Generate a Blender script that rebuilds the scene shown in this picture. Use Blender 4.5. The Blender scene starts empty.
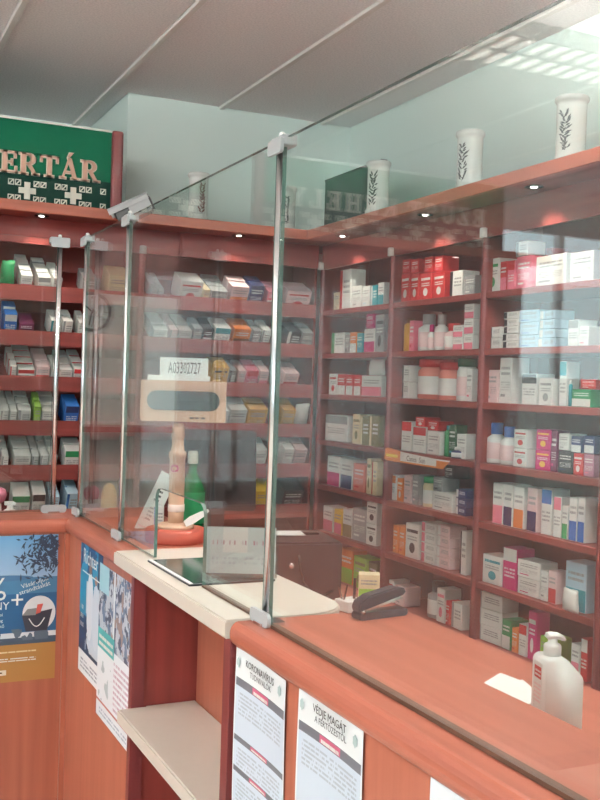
import bpy, bmesh, math, random
from mathutils import Vector, Matrix
from mathutils.geometry import tessellate_polygon
random.seed(7)
SC = bpy.context.scene
COL = SC.collection
PI = math.pi

# ------------------------------------------------------------------ camera
def make_camera():
    F, yaw, pitch, roll = 1000.0, 0.444, -0.0161, 0.0317
    f = Vector((math.sin(yaw)*math.cos(pitch), math.cos(yaw)*math.cos(pitch), math.sin(pitch)))
    r = Vector((math.cos(yaw), -math.sin(yaw), 0))
    u = r.cross(f)
    c, s = math.cos(roll), math.sin(roll)
    r2, u2 = r*c + u*s, u*c - r*s
    m = Matrix(((r2.x, u2.x, -f.x, 0), (r2.y, u2.y, -f.y, 0), (r2.z, u2.z, -f.z, 1.55), (0, 0, 0, 1)))
    cd = bpy.data.cameras.new('camera')
    cd.sensor_fit = 'VERTICAL'; cd.sensor_height = 24; cd.sensor_width = 18
    cd.lens = F/800*24; cd.clip_start = 0.05; cd.clip_end = 100
    o = bpy.data.objects.new('camera', cd); COL.objects.link(o); o.matrix_world = m
    SC.camera = o
make_camera()

# ------------------------------------------------------------------ sky and exposure
W = bpy.data.worlds.new('overcast_sky'); SC.world = W
W.use_nodes = True
bg = W.node_tree.nodes['Background']
bg.inputs[0].default_value = (0.80, 0.93, 1.0, 1); bg.inputs[1].default_value = 2.8
SC.view_settings.view_transform = 'Standard'; SC.view_settings.look = 'None'
SC.view_settings.gamma = 1; SC.view_settings.use_curve_mapping = False
SC.view_settings.exposure = 0.72
SC.cycles.transparent_max_bounces = 24

LAMP_COL = (1.0, 0.97, 0.92)
TUBE_L = 150.0      # radiance of a fluorescent tube
SPOT_W = 4.5       # one shelf spotlight

# ------------------------------------------------------------------ materials
def srgb(r, g, b):
    f = lambda c: (c/255/12.92) if c/255 <= .04045 else ((c/255+.055)/1.055)**2.4
    return (f(r), f(g), f(b), 1)
PAL = dict(white=(222,222,218), grey=(150,152,152), black=(38,38,44), red=(196,44,48), pink=(222,120,140),
 palepink=(226,196,196), palered=(216,128,116), magenta=(196,40,112), plum=(104,30,72), mauve=(172,120,140),
 orange=(226,128,62), yellow=(232,196,72), gold=(206,154,70), brown=(120,76,48), cream=(222,206,168), lime=(146,188,74),
 green=(36,140,84), darkgreen=(20,84,58), olive=(126,122,84), teal=(40,148,160), paleblue=(176,204,220),
 blue=(44,104,178), navy=(36,44,92))
def pc(n): return srgb(*PAL[n]) if isinstance(n, str) else srgb(*n)

class NT:
    def __init__(s, name, rough=.5, spec=.5, metal=0):
        s.mat = bpy.data.materials.new(name); s.mat.use_nodes = True
        s.t = s.mat.node_tree; s.b = s.t.nodes['Principled BSDF']
        s.b.inputs['Roughness'].default_value = rough; s.b.inputs['Metallic'].default_value = metal
        s.b.inputs['Specular IOR Level'].default_value = spec
    def n(s, ty, **kw):
        o = s.t.nodes.new(ty)
        for k, v in kw.items(): setattr(o, k, v)
        return o
    def l(s, a, b): s.t.links.new(a, b)
    def m(s, op, a, b=None, c=None):
        o = s.n('ShaderNodeMath', operation=op)
        for i, v in enumerate((a, b, c)):
            if v is None: continue
            if hasattr(v, 'links'): s.l(v, o.inputs[i])
            else: o.inputs[i].default_value = v
        return o.outputs[0]
    def mix(s, fac, a, b):
        o = s.n('ShaderNodeMix', data_type='RGBA')
        for i, v in ((0, fac), (6, a), (7, b)):
            if hasattr(v, 'links'): s.l(v, o.inputs[i])
            else: o.inputs[i].default_value = v
        return o.outputs[2]
    def col(s, v):
        if hasattr(v, 'links'): s.l(v, s.b.inputs['Base Color'])
        else: s.b.inputs['Base Color'].default_value = v

_mc = {}
def plain(name, col, rough=.5, metal=0, vary=.06, scale=9, spec=.5):
    if name in _mc: return _mc[name]
    k = NT(name, rough, spec, metal); c = pc(col)
    nz = k.n('ShaderNodeTexNoise'); nz.inputs['Scale'].default_value = scale; nz.inputs['Detail'].default_value = 3
    tc = k.n('ShaderNodeTexCoord'); k.l(tc.outputs['Object'], nz.inputs['Vector'])
    d = tuple(x*(1-vary*2) for x in c[:3])+(1,)
    k.col(k.mix(nz.outputs[0], d, tuple(min(1, x*(1+vary)) for x in c[:3])+(1,)))
    _mc[name] = k.mat; return k.mat

def wood(name, c0, c1, axis, rough=.32, scale=1.0):
    """fine straight grain along one object axis"""
    k = NT(name, rough, .4)
    tc = k.n('ShaderNodeTexCoord'); mp = k.n('ShaderNodeMapping')
    sc = [34*scale]*3; sc[axis] = 1.1*scale
    mp.inputs['Scale'].default_value = sc
    k.l(tc.outputs['Object'], mp.inputs['Vector'])
    n1 = k.n('ShaderNodeTexNoise'); n1.inputs['Scale'].default_value = 1; n1.inputs['Detail'].default_value = 5
    k.l(mp.outputs[0], n1.inputs['Vector'])
    n2 = k.n('ShaderNodeTexNoise'); n2.inputs['Scale'].default_value = 1.7; n2.inputs['Detail'].default_value = 2
    k.l(tc.outputs['Object'], n2.inputs['Vector'])
    f = k.m('MULTIPLY_ADD', n2.outputs[0], .4, k.m('MULTIPLY_ADD', k.m('SUBTRACT', n1.outputs[0], .5), 1.5, .35))
    k.col(k.mix(f, pc(c0), pc(c1)))
    bp = k.n('ShaderNodeBump'); bp.inputs['Strength'].default_value = .03
    k.l(n1.outputs[0], bp.inputs['Height']); k.l(bp.outputs[0], k.b.inputs['Normal'])
    return k.mat

def thin_glass(name, tint=(.955, .985, .975, 1), f0=.05, film=.004):
    """thin clear sheet: straight transmission and a mirror coat by Fresnel (same on either side of a face)"""
    mat = bpy.data.materials.new(name); mat.use_nodes = True; t = mat.node_tree; t.nodes.clear()
    k = NT.__new__(NT); k.mat = mat; k.t = t
    g = k.n('ShaderNodeNewGeometry'); dot = k.n('ShaderNodeVectorMath', operation='DOT_PRODUCT')
    k.l(g.outputs['Normal'], dot.inputs[0]); k.l(g.outputs['Incoming'], dot.inputs[1])
    c = k.m('ABSOLUTE', dot.outputs['Value'])
    fr = k.m('MULTIPLY_ADD', k.m('POWER', k.m('SUBTRACT', 1.0, c), 5.0), 1-f0, f0)
    tr = k.n('ShaderNodeBsdfTransparent'); tr.inputs[0].default_value = tint
    gl = k.n('ShaderNodeBsdfGlossy'); gl.inputs['Roughness'].default_value = 0.0; gl.inputs['Color'].default_value = (1, 1, 1, 1)
    mx = k.n('ShaderNodeMixShader'); k.l(fr, mx.inputs[0]); k.l(tr.outputs[0], mx.inputs[1]); k.l(gl.outputs[0], mx.inputs[2])
    last = mx.outputs[0]
    if film:   # thin film of dust and smears, also a painted veil for reflected haze
        nz = k.n('ShaderNodeTexNoise'); nz.inputs['Scale'].default_value = 3; tc = k.n('ShaderNodeTexCoord'); k.l(tc.outputs['Object'], nz.inputs['Vector'])
        df = k.n('ShaderNodeBsdfDiffuse'); df.inputs[0].default_value = (.9, .92, .92, 1)
        m2 = k.n('ShaderNodeMixShader'); k.l(k.m('MULTIPLY_ADD', nz.outputs[0], film*.6, film*.7), m2.inputs[0]); k.l(last, m2.inputs[1]); k.l(df.outputs[0], m2.inputs[2]); last = m2.outputs[0]
    o = k.n('ShaderNodeOutputMaterial'); k.l(last, o.inputs[0])
    return mat

def emit(name, col, strength):
    mat = bpy.data.materials.new(name); mat.use_nodes = True; t = mat.node_tree; t.nodes.clear()
    e = t.nodes.new('ShaderNodeEmission'); e.inputs[0].default_value = tuple(col)+(1,); e.inputs[1].default_value = strength
    o = t.nodes.new('ShaderNodeOutputMaterial'); t.links.new(e.outputs[0], o.inputs[0]); return mat

def printed(name, base, layers, rough=.45, base2=None):
    """flat print on UV 0..1: rect / circ / lines (rows of small type) / blot (patchy picture)"""
    if name in _mc: return _mc[name]
    k = NT(name, rough)
    tc = k.n('ShaderNodeTexCoord'); sp = k.n('ShaderNodeSeparateXYZ'); k.l(tc.outputs['UV'], sp.inputs[0])
    u, v = sp.outputs[0], sp.outputs[1]
    cur = pc(base)
    if base2: cur = k.mix(v, pc(base), pc(base2))
    def rect(a, b, c, d):
        return k.m('MULTIPLY', k.m('MULTIPLY', k.m('GREATER_THAN', u, a), k.m('LESS_THAN', u, b)),
                   k.m('MULTIPLY', k.m('GREATER_THAN', v, c), k.m('LESS_THAN', v, d)))
    for L in layers:
        ty = L[0]
        if ty == 'rect': mk = rect(*L[1:5]); c = pc(L[5])
        elif ty == 'circ':
            du = k.m('DIVIDE', k.m('SUBTRACT', u, L[1]), L[3]); dv = k.m('DIVIDE', k.m('SUBTRACT', v, L[2]), L[4])
            mk = k.m('LESS_THAN', k.m('ADD', k.m('MULTIPLY', du, du), k.m('MULTIPLY', dv, dv)), 1.0); c = pc(L[5])
        elif ty == 'lines':   # u0 u1 v0 v1 col rows dens
            fr = k.m('FRACT', k.m('MULTIPLY', k.m('SUBTRACT', v, L[3]), L[6]/(L[4]-L[3])))
            row = k.m('FLOOR', k.m('MULTIPLY', k.m('SUBTRACT', v, L[3]), L[6]/(L[4]-L[3])))
            cb = k.n('ShaderNodeCombineXYZ'); k.l(k.m('MULTIPLY', u, 26.0/(L[2]-L[1])), cb.inputs[0]); k.l(k.m('MULTIPLY', row, 7.3), cb.inputs[1])
            nz = k.n('ShaderNodeTexNoise'); nz.inputs['Scale'].default_value = 1; nz.inputs['Detail'].default_value = 1
            k.l(cb.outputs[0], nz.inputs['Vector'])
            mk = k.m('MULTIPLY', k.m('MULTIPLY', rect(*L[1:5]), k.m('LESS_THAN', fr, .5)), k.m('GREATER_THAN', nz.outputs[0], L[7])); c = pc(L[5])
        elif ty == 'blot':    # u0 u1 v0 v1 col scale thr
            nz = k.n('ShaderNodeTexNoise'); nz.inputs['Scale'].default_value = L[6]; nz.inputs['Detail'].default_value = 3
            k.l(tc.outputs['UV'], nz.inputs['Vector'])
            mk = k.m('MULTIPLY', rect(*L[1:5]), k.m('GREATER_THAN', nz.outputs[0], L[7])); c = pc(L[5])
        cur = k.mix(mk, cur, c)
    k.col(cur)
    _mc[name] = k.mat; return k.mat

M = {}
M['wood_y'] = wood('counter_wood_along', (150,82,65), (184,108,88), 1)
M['wood_x'] = wood('counter_wood_across', (150,82,65), (184,108,88), 0)
M['wood_z'] = wood('counter_wood_upright', (158,90,70), (188,114,92), 2)
M['shelf_y'] = wood('shelf_wood_along', (116,48,46), (146,66,60), 1)
M['shelf_x'] = wood('shelf_wood_across', (116,48,46), (146,66,60), 0)
M['shelf_z'] = wood('shelf_wood_upright', (114,48,44), (142,64,58), 2)
M['edge'] = wood('mahogany_edge', (104,46,48), (126,60,60), 2, .28)
M['beige'] = plain('beige_laminate', (208,198,187), .4, vary=.02, scale=40)
M['chrome'] = plain('brushed_chrome', (222,224,226), .2, 1, vary=.02)
M['clamp'] = plain('grey_clamp', (178,182,184), .4, vary=.02)
M['dark'] = plain('dark_plastic', (40,40,44), .4)
M['black'] = plain('black_lens', (14,14,16), .25)
M['seal'] = plain('dark_seal', (92,66,52), .5)
M['glass'] = thin_glass('screen_glass')
M['glass_hazed'] = thin_glass('hazed_screen_glass', film=.018)  # stronger pale veil, put in for the reflected haze on the long pane
M['wall_rear'] = plain('taupe_wall_paint', (128,118,110), .8)
M['window_glass'] = thin_glass('window_glass', (.97, .99, .98, 1), .04, 0)
M['glass_edge'] = plain('green_glass_edge', (86,112,104), .2)
M['wall'] = plain('pale_green_wall_paint', (220,236,231), .8, vary=.015, scale=2)
M['rear_wall'] = plain('cream_wall_paint', (228,226,222), .8, vary=.015, scale=2)
def ceiling_mat():
    k = NT('mineral_fibre_board', .9, .2)
    tc = k.n('ShaderNodeTexCoord'); v = k.n('ShaderNodeTexNoise'); v.inputs['Scale'].default_value = 120; v.inputs['Detail'].default_value = 2
    k.l(tc.outputs['Object'], v.inputs['Vector'])
    mr = k.n('ShaderNodeMapRange'); mr.inputs[1].default_value = .35; mr.inputs[2].default_value = .62
    k.l(v.outputs[0], mr.inputs[0])
    k.col(k.mix(mr.outputs[0], pc((226,225,226)), pc((242,240,240))))
    return k.mat
M['ceil'] = ceiling_mat()
M['strip'] = plain('white_ceiling_strip', (226,224,220), .45)
M['paper'] = plain('white_paper', (222,222,220), .7, vary=.01)
M['white'] = plain('white_plastic', (236,234,230), .35, vary=.01)
M['beigeplastic'] = plain('beige_plastic', (208,168,142), .45, vary=.03)
M['terracotta'] = plain('red_brown_stand', (176,84,68), .45)
M['signgreen'] = plain('sign_green', (0,96,66), .5, vary=.05, spec=.15)
M['signdark'] = plain('sign_dark_green', (0,50,40), .5, spec=.15)
M['letter'] = plain('letter_tan', (214,172,152), .5)
M['outline'] = plain('letter_cream', (226,212,196), .5)
M['letter_silver'] = plain('letter_silver', (240,234,226), .5)
M['silverleaf'] = plain('silver_cross', (226,224,212), .45)
M['floor'] = plain('beige_floor_tile', (214,206,194), .4)

# ------------------------------------------------------------------ mesh helpers
def obj(name, bm, mats, parent=None, smooth=False):
    me = bpy.data.meshes.new(name)
    bm.normal_update(); bm.to_mesh(me); bm.free()
    for m in (mats if isinstance(mats, (list, tuple)) else [mats]): me.materials.append(m)
    if smooth:
        for p in me.polygons: p.use_smooth = True
    o = bpy.data.objects.new(name, me); COL.objects.link(o)
    if parent: o.parent = parent
    return o
def tag(o, label, cat, group=None):
    o['label'] = label; o['category'] = cat
    if group: o['group'] = group
    return o
def thing(name, label, cat, loc=(0, 0, 0), rz=0, group=None):
    o = bpy.data.objects.new(name, None); COL.objects.link(o); o.empty_display_size = .05
    o.location = loc; o.rotation_euler = (0, 0, rz)
    return tag(o, label, cat, group)
def struct(o): o['kind'] = 'structure'; return o

def bx(bm, x0, x1, y0, y1, z0, z1, mi=0):
    v = [bm.verts.new(p) for p in ((x0,y0,z0),(x1,y0,z0),(x1,y1,z0),(x0,y1,z0),(x0,y0,z1),(x1,y0,z1),(x1,y1,z1),(x0,y1,z1))]
    fs = []
    for q in ((0,3,2,1),(4,5,6,7),(0,1,5,4),(1,2,6,5),(2,3,7,6),(3,0,4,7)):
        f = bm.faces.new([v[i] for i in q]); f.material_index = mi; fs.append(f)
    return fs
def box(name, x0, x1, y0, y1, z0, z1, mat, parent=None, bev=0.0, seg=1):
    bm = bmesh.new(); bx(bm, x0, x1, y0, y1, z0, z1)
    if bev: bmesh.ops.bevel(bm, geom=bm.edges[:], offset=bev, segments=seg, affect='EDGES', profile=.5)
    return obj(name, bm, mat, parent)
def prism(bm, pts, axis, a0, a1, mi=0):
    """closed 2-D outline swept along one axis; outline is (y,z) for x, (x,z) for y, (x,y) for z"""
    def P(p, a): return {0: (a, p[0], p[1]), 1: (p[0], a, p[1]), 2: (p[0], p[1], a)}[axis]
    lo = [bm.verts.new(P(p, a0)) for p in pts]; hi = [bm.verts.new(P(p, a1)) for p in pts]
    n = len(pts); fs = []
    for i in range(n): fs.append(bm.faces.new((lo[i], lo[(i+1) % n], hi[(i+1) % n], hi[i])))
    fs.append(bm.faces.new(lo[::-1])); fs.append(bm.faces.new(hi))
    for f in fs: f.material_index = mi
    return fs
def fixn(bm): bmesh.ops.recalc_face_normals(bm, faces=bm.faces[:])
def rrect(x0, x1, y0, y1, r, n=4):
    out = []
    for cx, cy, a in ((x1-r, y0+r, -90), (x1-r, y1-r, 0), (x0+r, y1-r, 90), (x0+r, y0+r, 180)):
        for i in range(n+1):
            t = math.radians(a+90*i/n); out.append((cx+r*math.cos(t), cy+r*math.sin(t)))
    return out
def lathe(bm, prof, seg=20, c=(0, 0, 0), mi=0):
    rings = []
    for r, z in prof:
        rings.append([bm.verts.new((c[0]+r*math.cos(2*PI*i/seg), c[1]+r*math.sin(2*PI*i/seg), c[2]+z)) for i in range(seg)])
    for a, b in zip(rings, rings[1:]):
        for i in range(seg):
            bm.faces.new((a[i], a[(i+1) % seg], b[(i+1) % seg], b[i])).material_index = mi
    bm.faces.new(rings[0][::-1]).material_index = mi; bm.faces.new(rings[-1]).material_index = mi
def tube(bm, pts, r, seg=8, mi=0):
    pts = [Vector(p) for p in pts]; rings = []
    for i, p in enumerate(pts):
        d = (pts[min(i+1, len(pts)-1)]-pts[max(i-1, 0)]).normalized()
        a = d.orthogonal().normalized() if i == 0 else (prev - d*prev.dot(d)).normalized()
        prev = a; b = d.cross(a)
        rings.append([bm.verts.new(p+(a*math.cos(2*PI*k/seg)+b*math.sin(2*PI*k/seg))*r) for k in range(seg)])
    for A, B in zip(rings, rings[1:]):
        for k in range(seg): bm.faces.new((A[k], A[(k+1) % seg], B[(k+1) % seg], B[k])).material_index = mi
    bm.faces.new(rings[0][::-1]); bm.faces.new(rings[-1])
def text_obj(name, s, size, mat, parent, loc, rot, depth=.0004, ax='CENTER', sx=1.0):
    cu = bpy.data.curves.new(name, 'FONT'); cu.body = s; cu.size = size; cu.align_x = ax; cu.extrude = depth; cu.resolution_u = 2
    t = bpy.data.objects.new('tmp', cu); COL.objects.link(t)
    dg = bpy.context.evaluated_depsgraph_get(); me = bpy.data.meshes.new_from_object(t.evaluated_get(dg))
    bpy.data.objects.remove(t); bpy.data.curves.remove(cu)
    me.name = name; me.materials.clear(); me.materials.append(mat)
    o = bpy.data.objects.new(name, me); COL.objects.link(o); o.parent = parent
    o.location = loc; o.rotation_euler = rot; o.scale = (sx, 1, 1)
    return o
def sheet(name, w, h, mat, parent=None, th=.0006, curl=0.0, n=8):
    """a paper sheet, front face -y, bottom left at origin, UV over the front, faintly waved"""
    bm = bmesh.new(); uv = bm.loops.layers.uv.new('UVMap')
    g = {}
    for i in range(n+1):
        for j in range(n+1):
            u, v = i/n, j/n
            off = curl*(math.sin(u*5+v*3)*.5+.5)*(.3+abs(u-.5)*1.4)
            for s in (0, 1): g[i, j, s] = bm.verts.new((u*w, -off-(0 if s else th), v*h))
    for i in range(n):
        for j in range(n):
            f = bm.faces.new((g[i,j,0], g[i+1,j,0], g[i+1,j+1,0], g[i,j+1,0]))
            for lp, (a, b) in zip(f.loops, ((i,j),(i+1,j),(i+1,j+1),(i,j+1))): lp[uv].uv = (a/n, b/n)
            bm.faces.new((g[i,j,1], g[i,j+1,1], g[i+1,j+1,1], g[i+1,j,1]))
    return obj(name, bm, mat, parent, smooth=True)
ORD = ['first','second','third','fourth','fifth','sixth','seventh','eighth','ninth','tenth','eleventh','twelfth',
       'thirteenth','fourteenth','fifteenth','sixteenth','seventeenth','eighteenth']

# ================================================================== the room
XR, YB_, ZC = 2.64, 5.0, 3.0
XL, YR, YD = -4.6, -2.6, 5.8          # left wall, rear wall, deep part of the back wall
def wall_with_openings(name, axis, pos, th, a0, a1, openings, mat):
    """a wall across axis at pos (thickness th), from a0 to a1, with rectangular openings (s0,s1,z0,z1)"""
    bm = bmesh.new()
    def add(s0, s1, z0, z1):
        if s1-s0 < 1e-4 or z1-z0 < 1e-4: return
        lo, hi = sorted((pos, pos+th))
        if axis == 0: bx(bm, lo, hi, s0, s1, z0, z1)
        else: bx(bm, s0, s1, lo, hi, z0, z1)
    cur = a0
    for s0, s1, z0, z1 in sorted(openings):
        add(cur, s0, 0, ZC); add(s0, s1, 0, z0); add(s0, s1, z1, ZC); cur = s1
    add(cur, a1, 0, ZC)
    return struct(obj(name, bm, mat))
floor = struct(box('floor', XL-.1, XR+.1, YR-.1, YD+.1, -.1, 0, M['floor']))
wall_with_openings('wall_right', 0, XR, .12, YR, YD+.1, [], M['wall'])
wb = wall_with_openings('wall_back', 1, YD, .12, XL, XR+.1, [(-4.3, -2.4, 1.6, 2.75)], M['wall'])
WB = box('wall_back_block', 1.36, XR, YB_, YD, 0, ZC, M['wall'], wb); WB.name = 'projecting_block'
wall_with_openings('wall_left', 0, XL, -.12, YR, YD+.1, [(-1.6, 1.2, .8, 2.55)], M['rear_wall'])
wall_with_openings('wall_rear', 1, YR, -.12, XL-.1, XR+.1, [(-4.2, -1.2, .5, 2.6)], M['wall_rear'])
def window(name, axis, pos, s0, s1, z0, z1, nmull):
    e = bpy.data.objects.new(name, None); COL.objects.link(e); struct(e)
    def b(n, a0, a1, c0, c1, d0, d1, m):
        return box(n, d0, d1, a0, a1, c0, c1, m, e) if axis == 0 else box(n, a0, a1, d0, d1, c0, c1, m, e)
    t = .05
    b('frame_rail', s0, s1, z0, z0+t, pos-.03, pos+.03, M['white']); b('frame_rail', s0, s1, z1-t, z1, pos-.03, pos+.03, M['white'])
    n = nmull+1
    for i in range(n+1):
        c = s0+(s1-s0)*i/n; c0 = min(max(c-t/2, s0), s1-t)
        b('frame_stile', c0, c0+t, z0+t, z1-t, pos-.03, pos+.03, M['white'])
    for i in range(n):
        a0 = s0+(s1-s0)*i/n+t; a1 = s0+(s1-s0)*(i+1)/n-t
        b('pane', a0, a1, z0+t, z1-t, pos-.003, pos+.003, M['window_glass'])
    ld = bpy.data.lights.new('daylight_portal', 'AREA'); ld.shape = 'RECTANGLE'; ld.size = s1-s0; ld.size_y = z1-z0
    ld.cycles.is_portal = True
    lo = bpy.data.objects.new('daylight_portal', ld); COL.objects.link(lo)
    return lo
lo = window('window_1', 1, YR-.06, -4.2, -1.2, .5, 2.6, 2); lo.location = (-2.7, YR-.15, 1.55); lo.rotation_euler = (PI/2, 0, PI)
lo.rotation_euler = (math.radians(90), 0, 0)
lo3 = window('window_2', 0, XL-.06, -1.6, 1.2, .8, 2.55, 2); lo3.location = (XL-.15, -.2, 1.675); lo3.rotation_euler = (math.radians(90), 0, math.radians(-90))
lo4 = window('window_3', 1, YD+.06, -4.3, -2.4, 1.6, 2.75, 1); lo4.location = (-3.35, YD+.15, 2.175); lo4.rotation_euler = (math.radians(-90), 0, 0)

# ceiling: long fibre boards between white strips 0.6 m apart
ceil = struct(box('ceiling', XL-.1, XR+.1, YR-.1, YD+.1, ZC+.02, ZC+.12, M['ceil']))
sx = [0.665+.6*i for i in range(-9, 4)]
for i, x in enumerate(sx):
    box('strip', x-.014, x+.014, YR, YD, ZC-.012, ZC+.02, M['strip'], ceil, .003)
    box('board', x+.016, min(x+.584, XR), YR, YD, ZC, ZC+.02, M['ceil'], ceil, .002)

# ================================================================== shelving
SH = [1.935, 1.712, 1.500, 1.262, 1.030, .790, .560]       # right wall shelf tops
XS = 2.34
ZF0, ZF1 = 2.15, 2.275
NAMES_R = ['nearest', 'middle', 'corner']
def right_unit(y0, y1, label):
    t = thing('wall_shelving', label, 'shelving', (XS, (y0+y1)/2, 0), 0, 'mahogany shelf units along the right wall')
    X, h = 0, (y1-y0)/2
    box('back_panel', .275, .29, -h, h, .1, ZF1, M['shelf_z'], t)
    for s in (-1, 1): box('side_panel', .012, .275, s*h-(.014 if s > 0 else 0), s*h+(.014 if s < 0 else 0), .1, ZF1, M['shelf_z'], t)
    for z in SH: box('shelf', .004, .275, -h+.014, h-.014, z-.026, z, M['shelf_y'], t, .002)
    box('fascia', 0, .018, -h, h, ZF0, ZF1, M['shelf_y'], t)
    box('plinth', .03, .275, -h, h, 0, .1, M['shelf_y'], t)
    bm = bmesh.new()
    prism(bm, [(.012+0, -.018)]+[(.012-.018*math.sin(PI*i/8), -.018*math.cos(PI*i/8)) for i in range(1, 8)]+[(.012, .018)], 2, .1, ZF0+.002)
    fixn(bm); o = obj('pilaster', bm, M['edge'], t); o.location.y = h
    bm = bmesh.new(); lathe(bm, [(.017, 0), (.017, .034), (.013, .038)], 14); o = obj('pilaster_cap', bm, M['white'], t, True); o.location = (-.004, h, ZF0-.0)
    return t
YU = [1.86, 2.565, 3.27, 3.985, 4.70]
UL = ['mahogany shelf unit at the right edge, nearest the viewer', 'mahogany shelf unit behind the white pump bottle',
      'mahogany shelf unit with the orange shelf banner', 'narrow-looking mahogany shelf unit in the corner of the walls']
for i in range(4): right_unit(YU[i], YU[i+1], UL[i])

LZ = [1.965, 1.757, 1.548, 1.342, 1.136, .925, .715, .5]   # back wall: tops of the shelf lips
YS, TILT = 4.70, math.radians(27)
def back_unit(x0, x1, label):
    t = thing('wall_shelving', label, 'shelving', ((x0+x1)/2, YS, 0), 0, 'mahogany shelf units along the back wall')
    h = (x1-x0)/2
    box('back_panel', -h, h, .285, .298, .1, ZF1, M['shelf_z'], t)
    for s in (-1, 1): box('side_panel', s*h-(.014 if s > 0 else 0), s*h+(.014 if s < 0 else 0), .012, .285, .1, ZF1, M['shelf_z'], t)
    for z in LZ:
        bm = bmesh.new()
        prism(bm, [(0, z-.07), (.016, z-.07), (.016, z-.048), (.28, z-.048+.264*math.tan(TILT)), (.28, z-.034+.264*math.tan(TILT)), (.016, z-.034), (.016, z), (0, z)], 0, -h+.014, h-.014)
        fixn(bm); obj('shelf', bm, M['shelf_x'], t)
    box('fascia', -h, h, 0, .018, ZF0+.005, ZF1, M['shelf_x'], t)
    box('plinth', -h, h, .03, .285, 0, .1, M['shelf_x'], t)
    bm = bmesh.new()
    prism(bm, [(-.018, .012)]+[(-.018*math.cos(PI*i/8), .012-.018*math.sin(PI*i/8)) for i in range(1, 8)]+[(.018, .012)], 2, .1, ZF0+.007)
    fixn(bm); o = obj('pilaster', bm, M['edge'], t); o.location.x = -h
    bm = bmesh.new(); lathe(bm, [(.017, 0), (.017, .034), (.013, .038)], 14); o = obj('pilaster_cap', bm, M['white'], t, True); o.location = (-h, -.004, ZF0+.004)
    return t
back_unit(1.372, 2.318, 'mahogany sloped-shelf unit in the corner behind the computer monitor')
back_unit(.44, 1.372, 'mahogany sloped-shelf unit below the green shop sign')
back_unit(-1.06, -.06, 'mahogany sloped-shelf unit left of the wall clock, outside the picture')
back_unit(-2.12, -1.06, 'mahogany sloped-shelf unit farthest left, outside the picture')

def cornice():
    t = thing('cornice', 'mahogany cornice board running over the back wall shelves', 'cornice', (0, 0, 0))
    box('fascia_board', -2.2, 2.16, 4.52, 4.545, 2.272, 2.32, M['wood_x'], t, .003)
    box('soffit_board', -2.2, 2.16, 4.545, 4.998, 2.276, 2.318, M['shelf_x'], t)
    t = thing('cornice', 'mahogany cornice board running over the right wall shelves', 'cornice', (0, 0, 0))
    box('fascia_board', 2.16, 2.185, 1.8, 4.52, 2.272, 2.32, M['wood_y'], t, .003)
    box('soffit_board', 2.185, 2.638, 1.8, 4.52, 2.276, 2.318, M['shelf_y'], t)
    box('corner_board', 2.16, 2.638, 4.5205, 4.998, 2.276, 2.319, M['shelf_x'], t)
cornice()

M['spotlens'] = emit('spot_lens_glow', (1, .95, .86), 9)
def spotlight(x, y, label):
    t = thing('recessed_spotlight', label, 'spotlight', (x, y, 2.2755), 0, 'spotlights under the cornice')
    bm = bmesh.new(); lathe(bm, [(.034, -.004), (.032, 0), (.015, 0), (.015, -.004), (.034, -.004)], 20); obj('ring', bm, M['chrome'], t, True)
    bm = bmesh.new(); lathe(bm, [(.014, -.003), (.01, -.006), (.004, -.007)][::-1], 16); obj('lens', bm, M['spotlens'], t, True)
    ld = bpy.data.lights.new('bulb', 'SPOT'); ld.energy = SPOT_W; ld.color = (1, .9, .78); ld.spot_size = math.radians(110); ld.spot_blend = .5; ld.shadow_soft_size = .02
    l = bpy.data.objects.new('bulb', ld); COL.objects.link(l); l.parent = t; l.location = (0, 0, -.012)
for x, y, s in ((.87, 4.61, 'below the green sign letters'), (1.83, 4.61, 'over the corner shelves of the back wall'), (-.55, 4.61, 'above the shelf left of the wall clock'), (-1.6, 4.61, 'over the farthest left shelf unit'),
                (2.25, 4.31, 'over the corner unit of the right wall'), (2.25, 3.57, 'over the shelf unit with orange banner'), (2.25, 2.86, 'over the shelf unit behind the pump bottle'), (2.25, 2.2, 'over the unit at the right edge')):
    spotlight(x, y, 'small recessed spotlight in the cornice '+s)

# ================================================================== ceiling lights (louvred)
M['tube'] = emit('fluorescent_tube_glow', LAMP_COL, TUBE_L)
def ceiling_light(cx, cy, L, label, rz=0):
    t = thing('ceiling_light', label, 'ceiling light', (cx, cy, ZC-.14), rz, 'louvred ceiling lights over the shop floor')
    w = .15
    box('spine', -L/2, L/2, -.02, .02, .0, .03, M['white'], t)
    for s in (-.35, .35): 
        bm = bmesh.new(); tube(bm, [(s*L, 0, .03), (s*L, 0, .1398)], .012, 10); obj('hanger', bm, M['white'], t, True)
    for s in (-1, 1): box('side_rail', -L/2, L/2, s*w-.006, s*w+.006, -.07, -.008, M['white'], t)
    for s in (-1, 1): box('end_plate', s*L/2-.006, s*L/2+.006, -w, w, -.07, .022, M['white'], t)
    box('centre_rail', -L/2, L/2, -.012, .012, -.07, 0, M['white'], t)
    for s in (-.5, .5):
        bm = bmesh.new(); tube(bm, [(-L/2+.02, s*w, .008), (L/2-.02, s*w, .008)], .012, 6); obj('tube', bm, M['tube'], t, True)
    n = int(L/.075)
    bm = bmesh.new(); prism(bm, [(-.016, -.07), (.016, -.07), (.003, -.045), (-.003, -.045)], 1, -w+.008, w-.008); fixn(bm)
    first = obj('louvre_blade', bm, M['white'], t); first.location.x = -L/2+L/(n+1)
    for i in range(1, n):
        o = first.copy(); COL.objects.link(o); o.parent = t; o.location.x = -L/2+L*(i+1)/(n+1)
ceiling_light(-1.45, 3.02, 1.8, 'louvred ceiling light mirrored at the top right of the glass')
ceiling_light(-1.35, 1.0, 1.8, 'louvred ceiling light over the middle of the shop floor, outside the picture')
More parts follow.
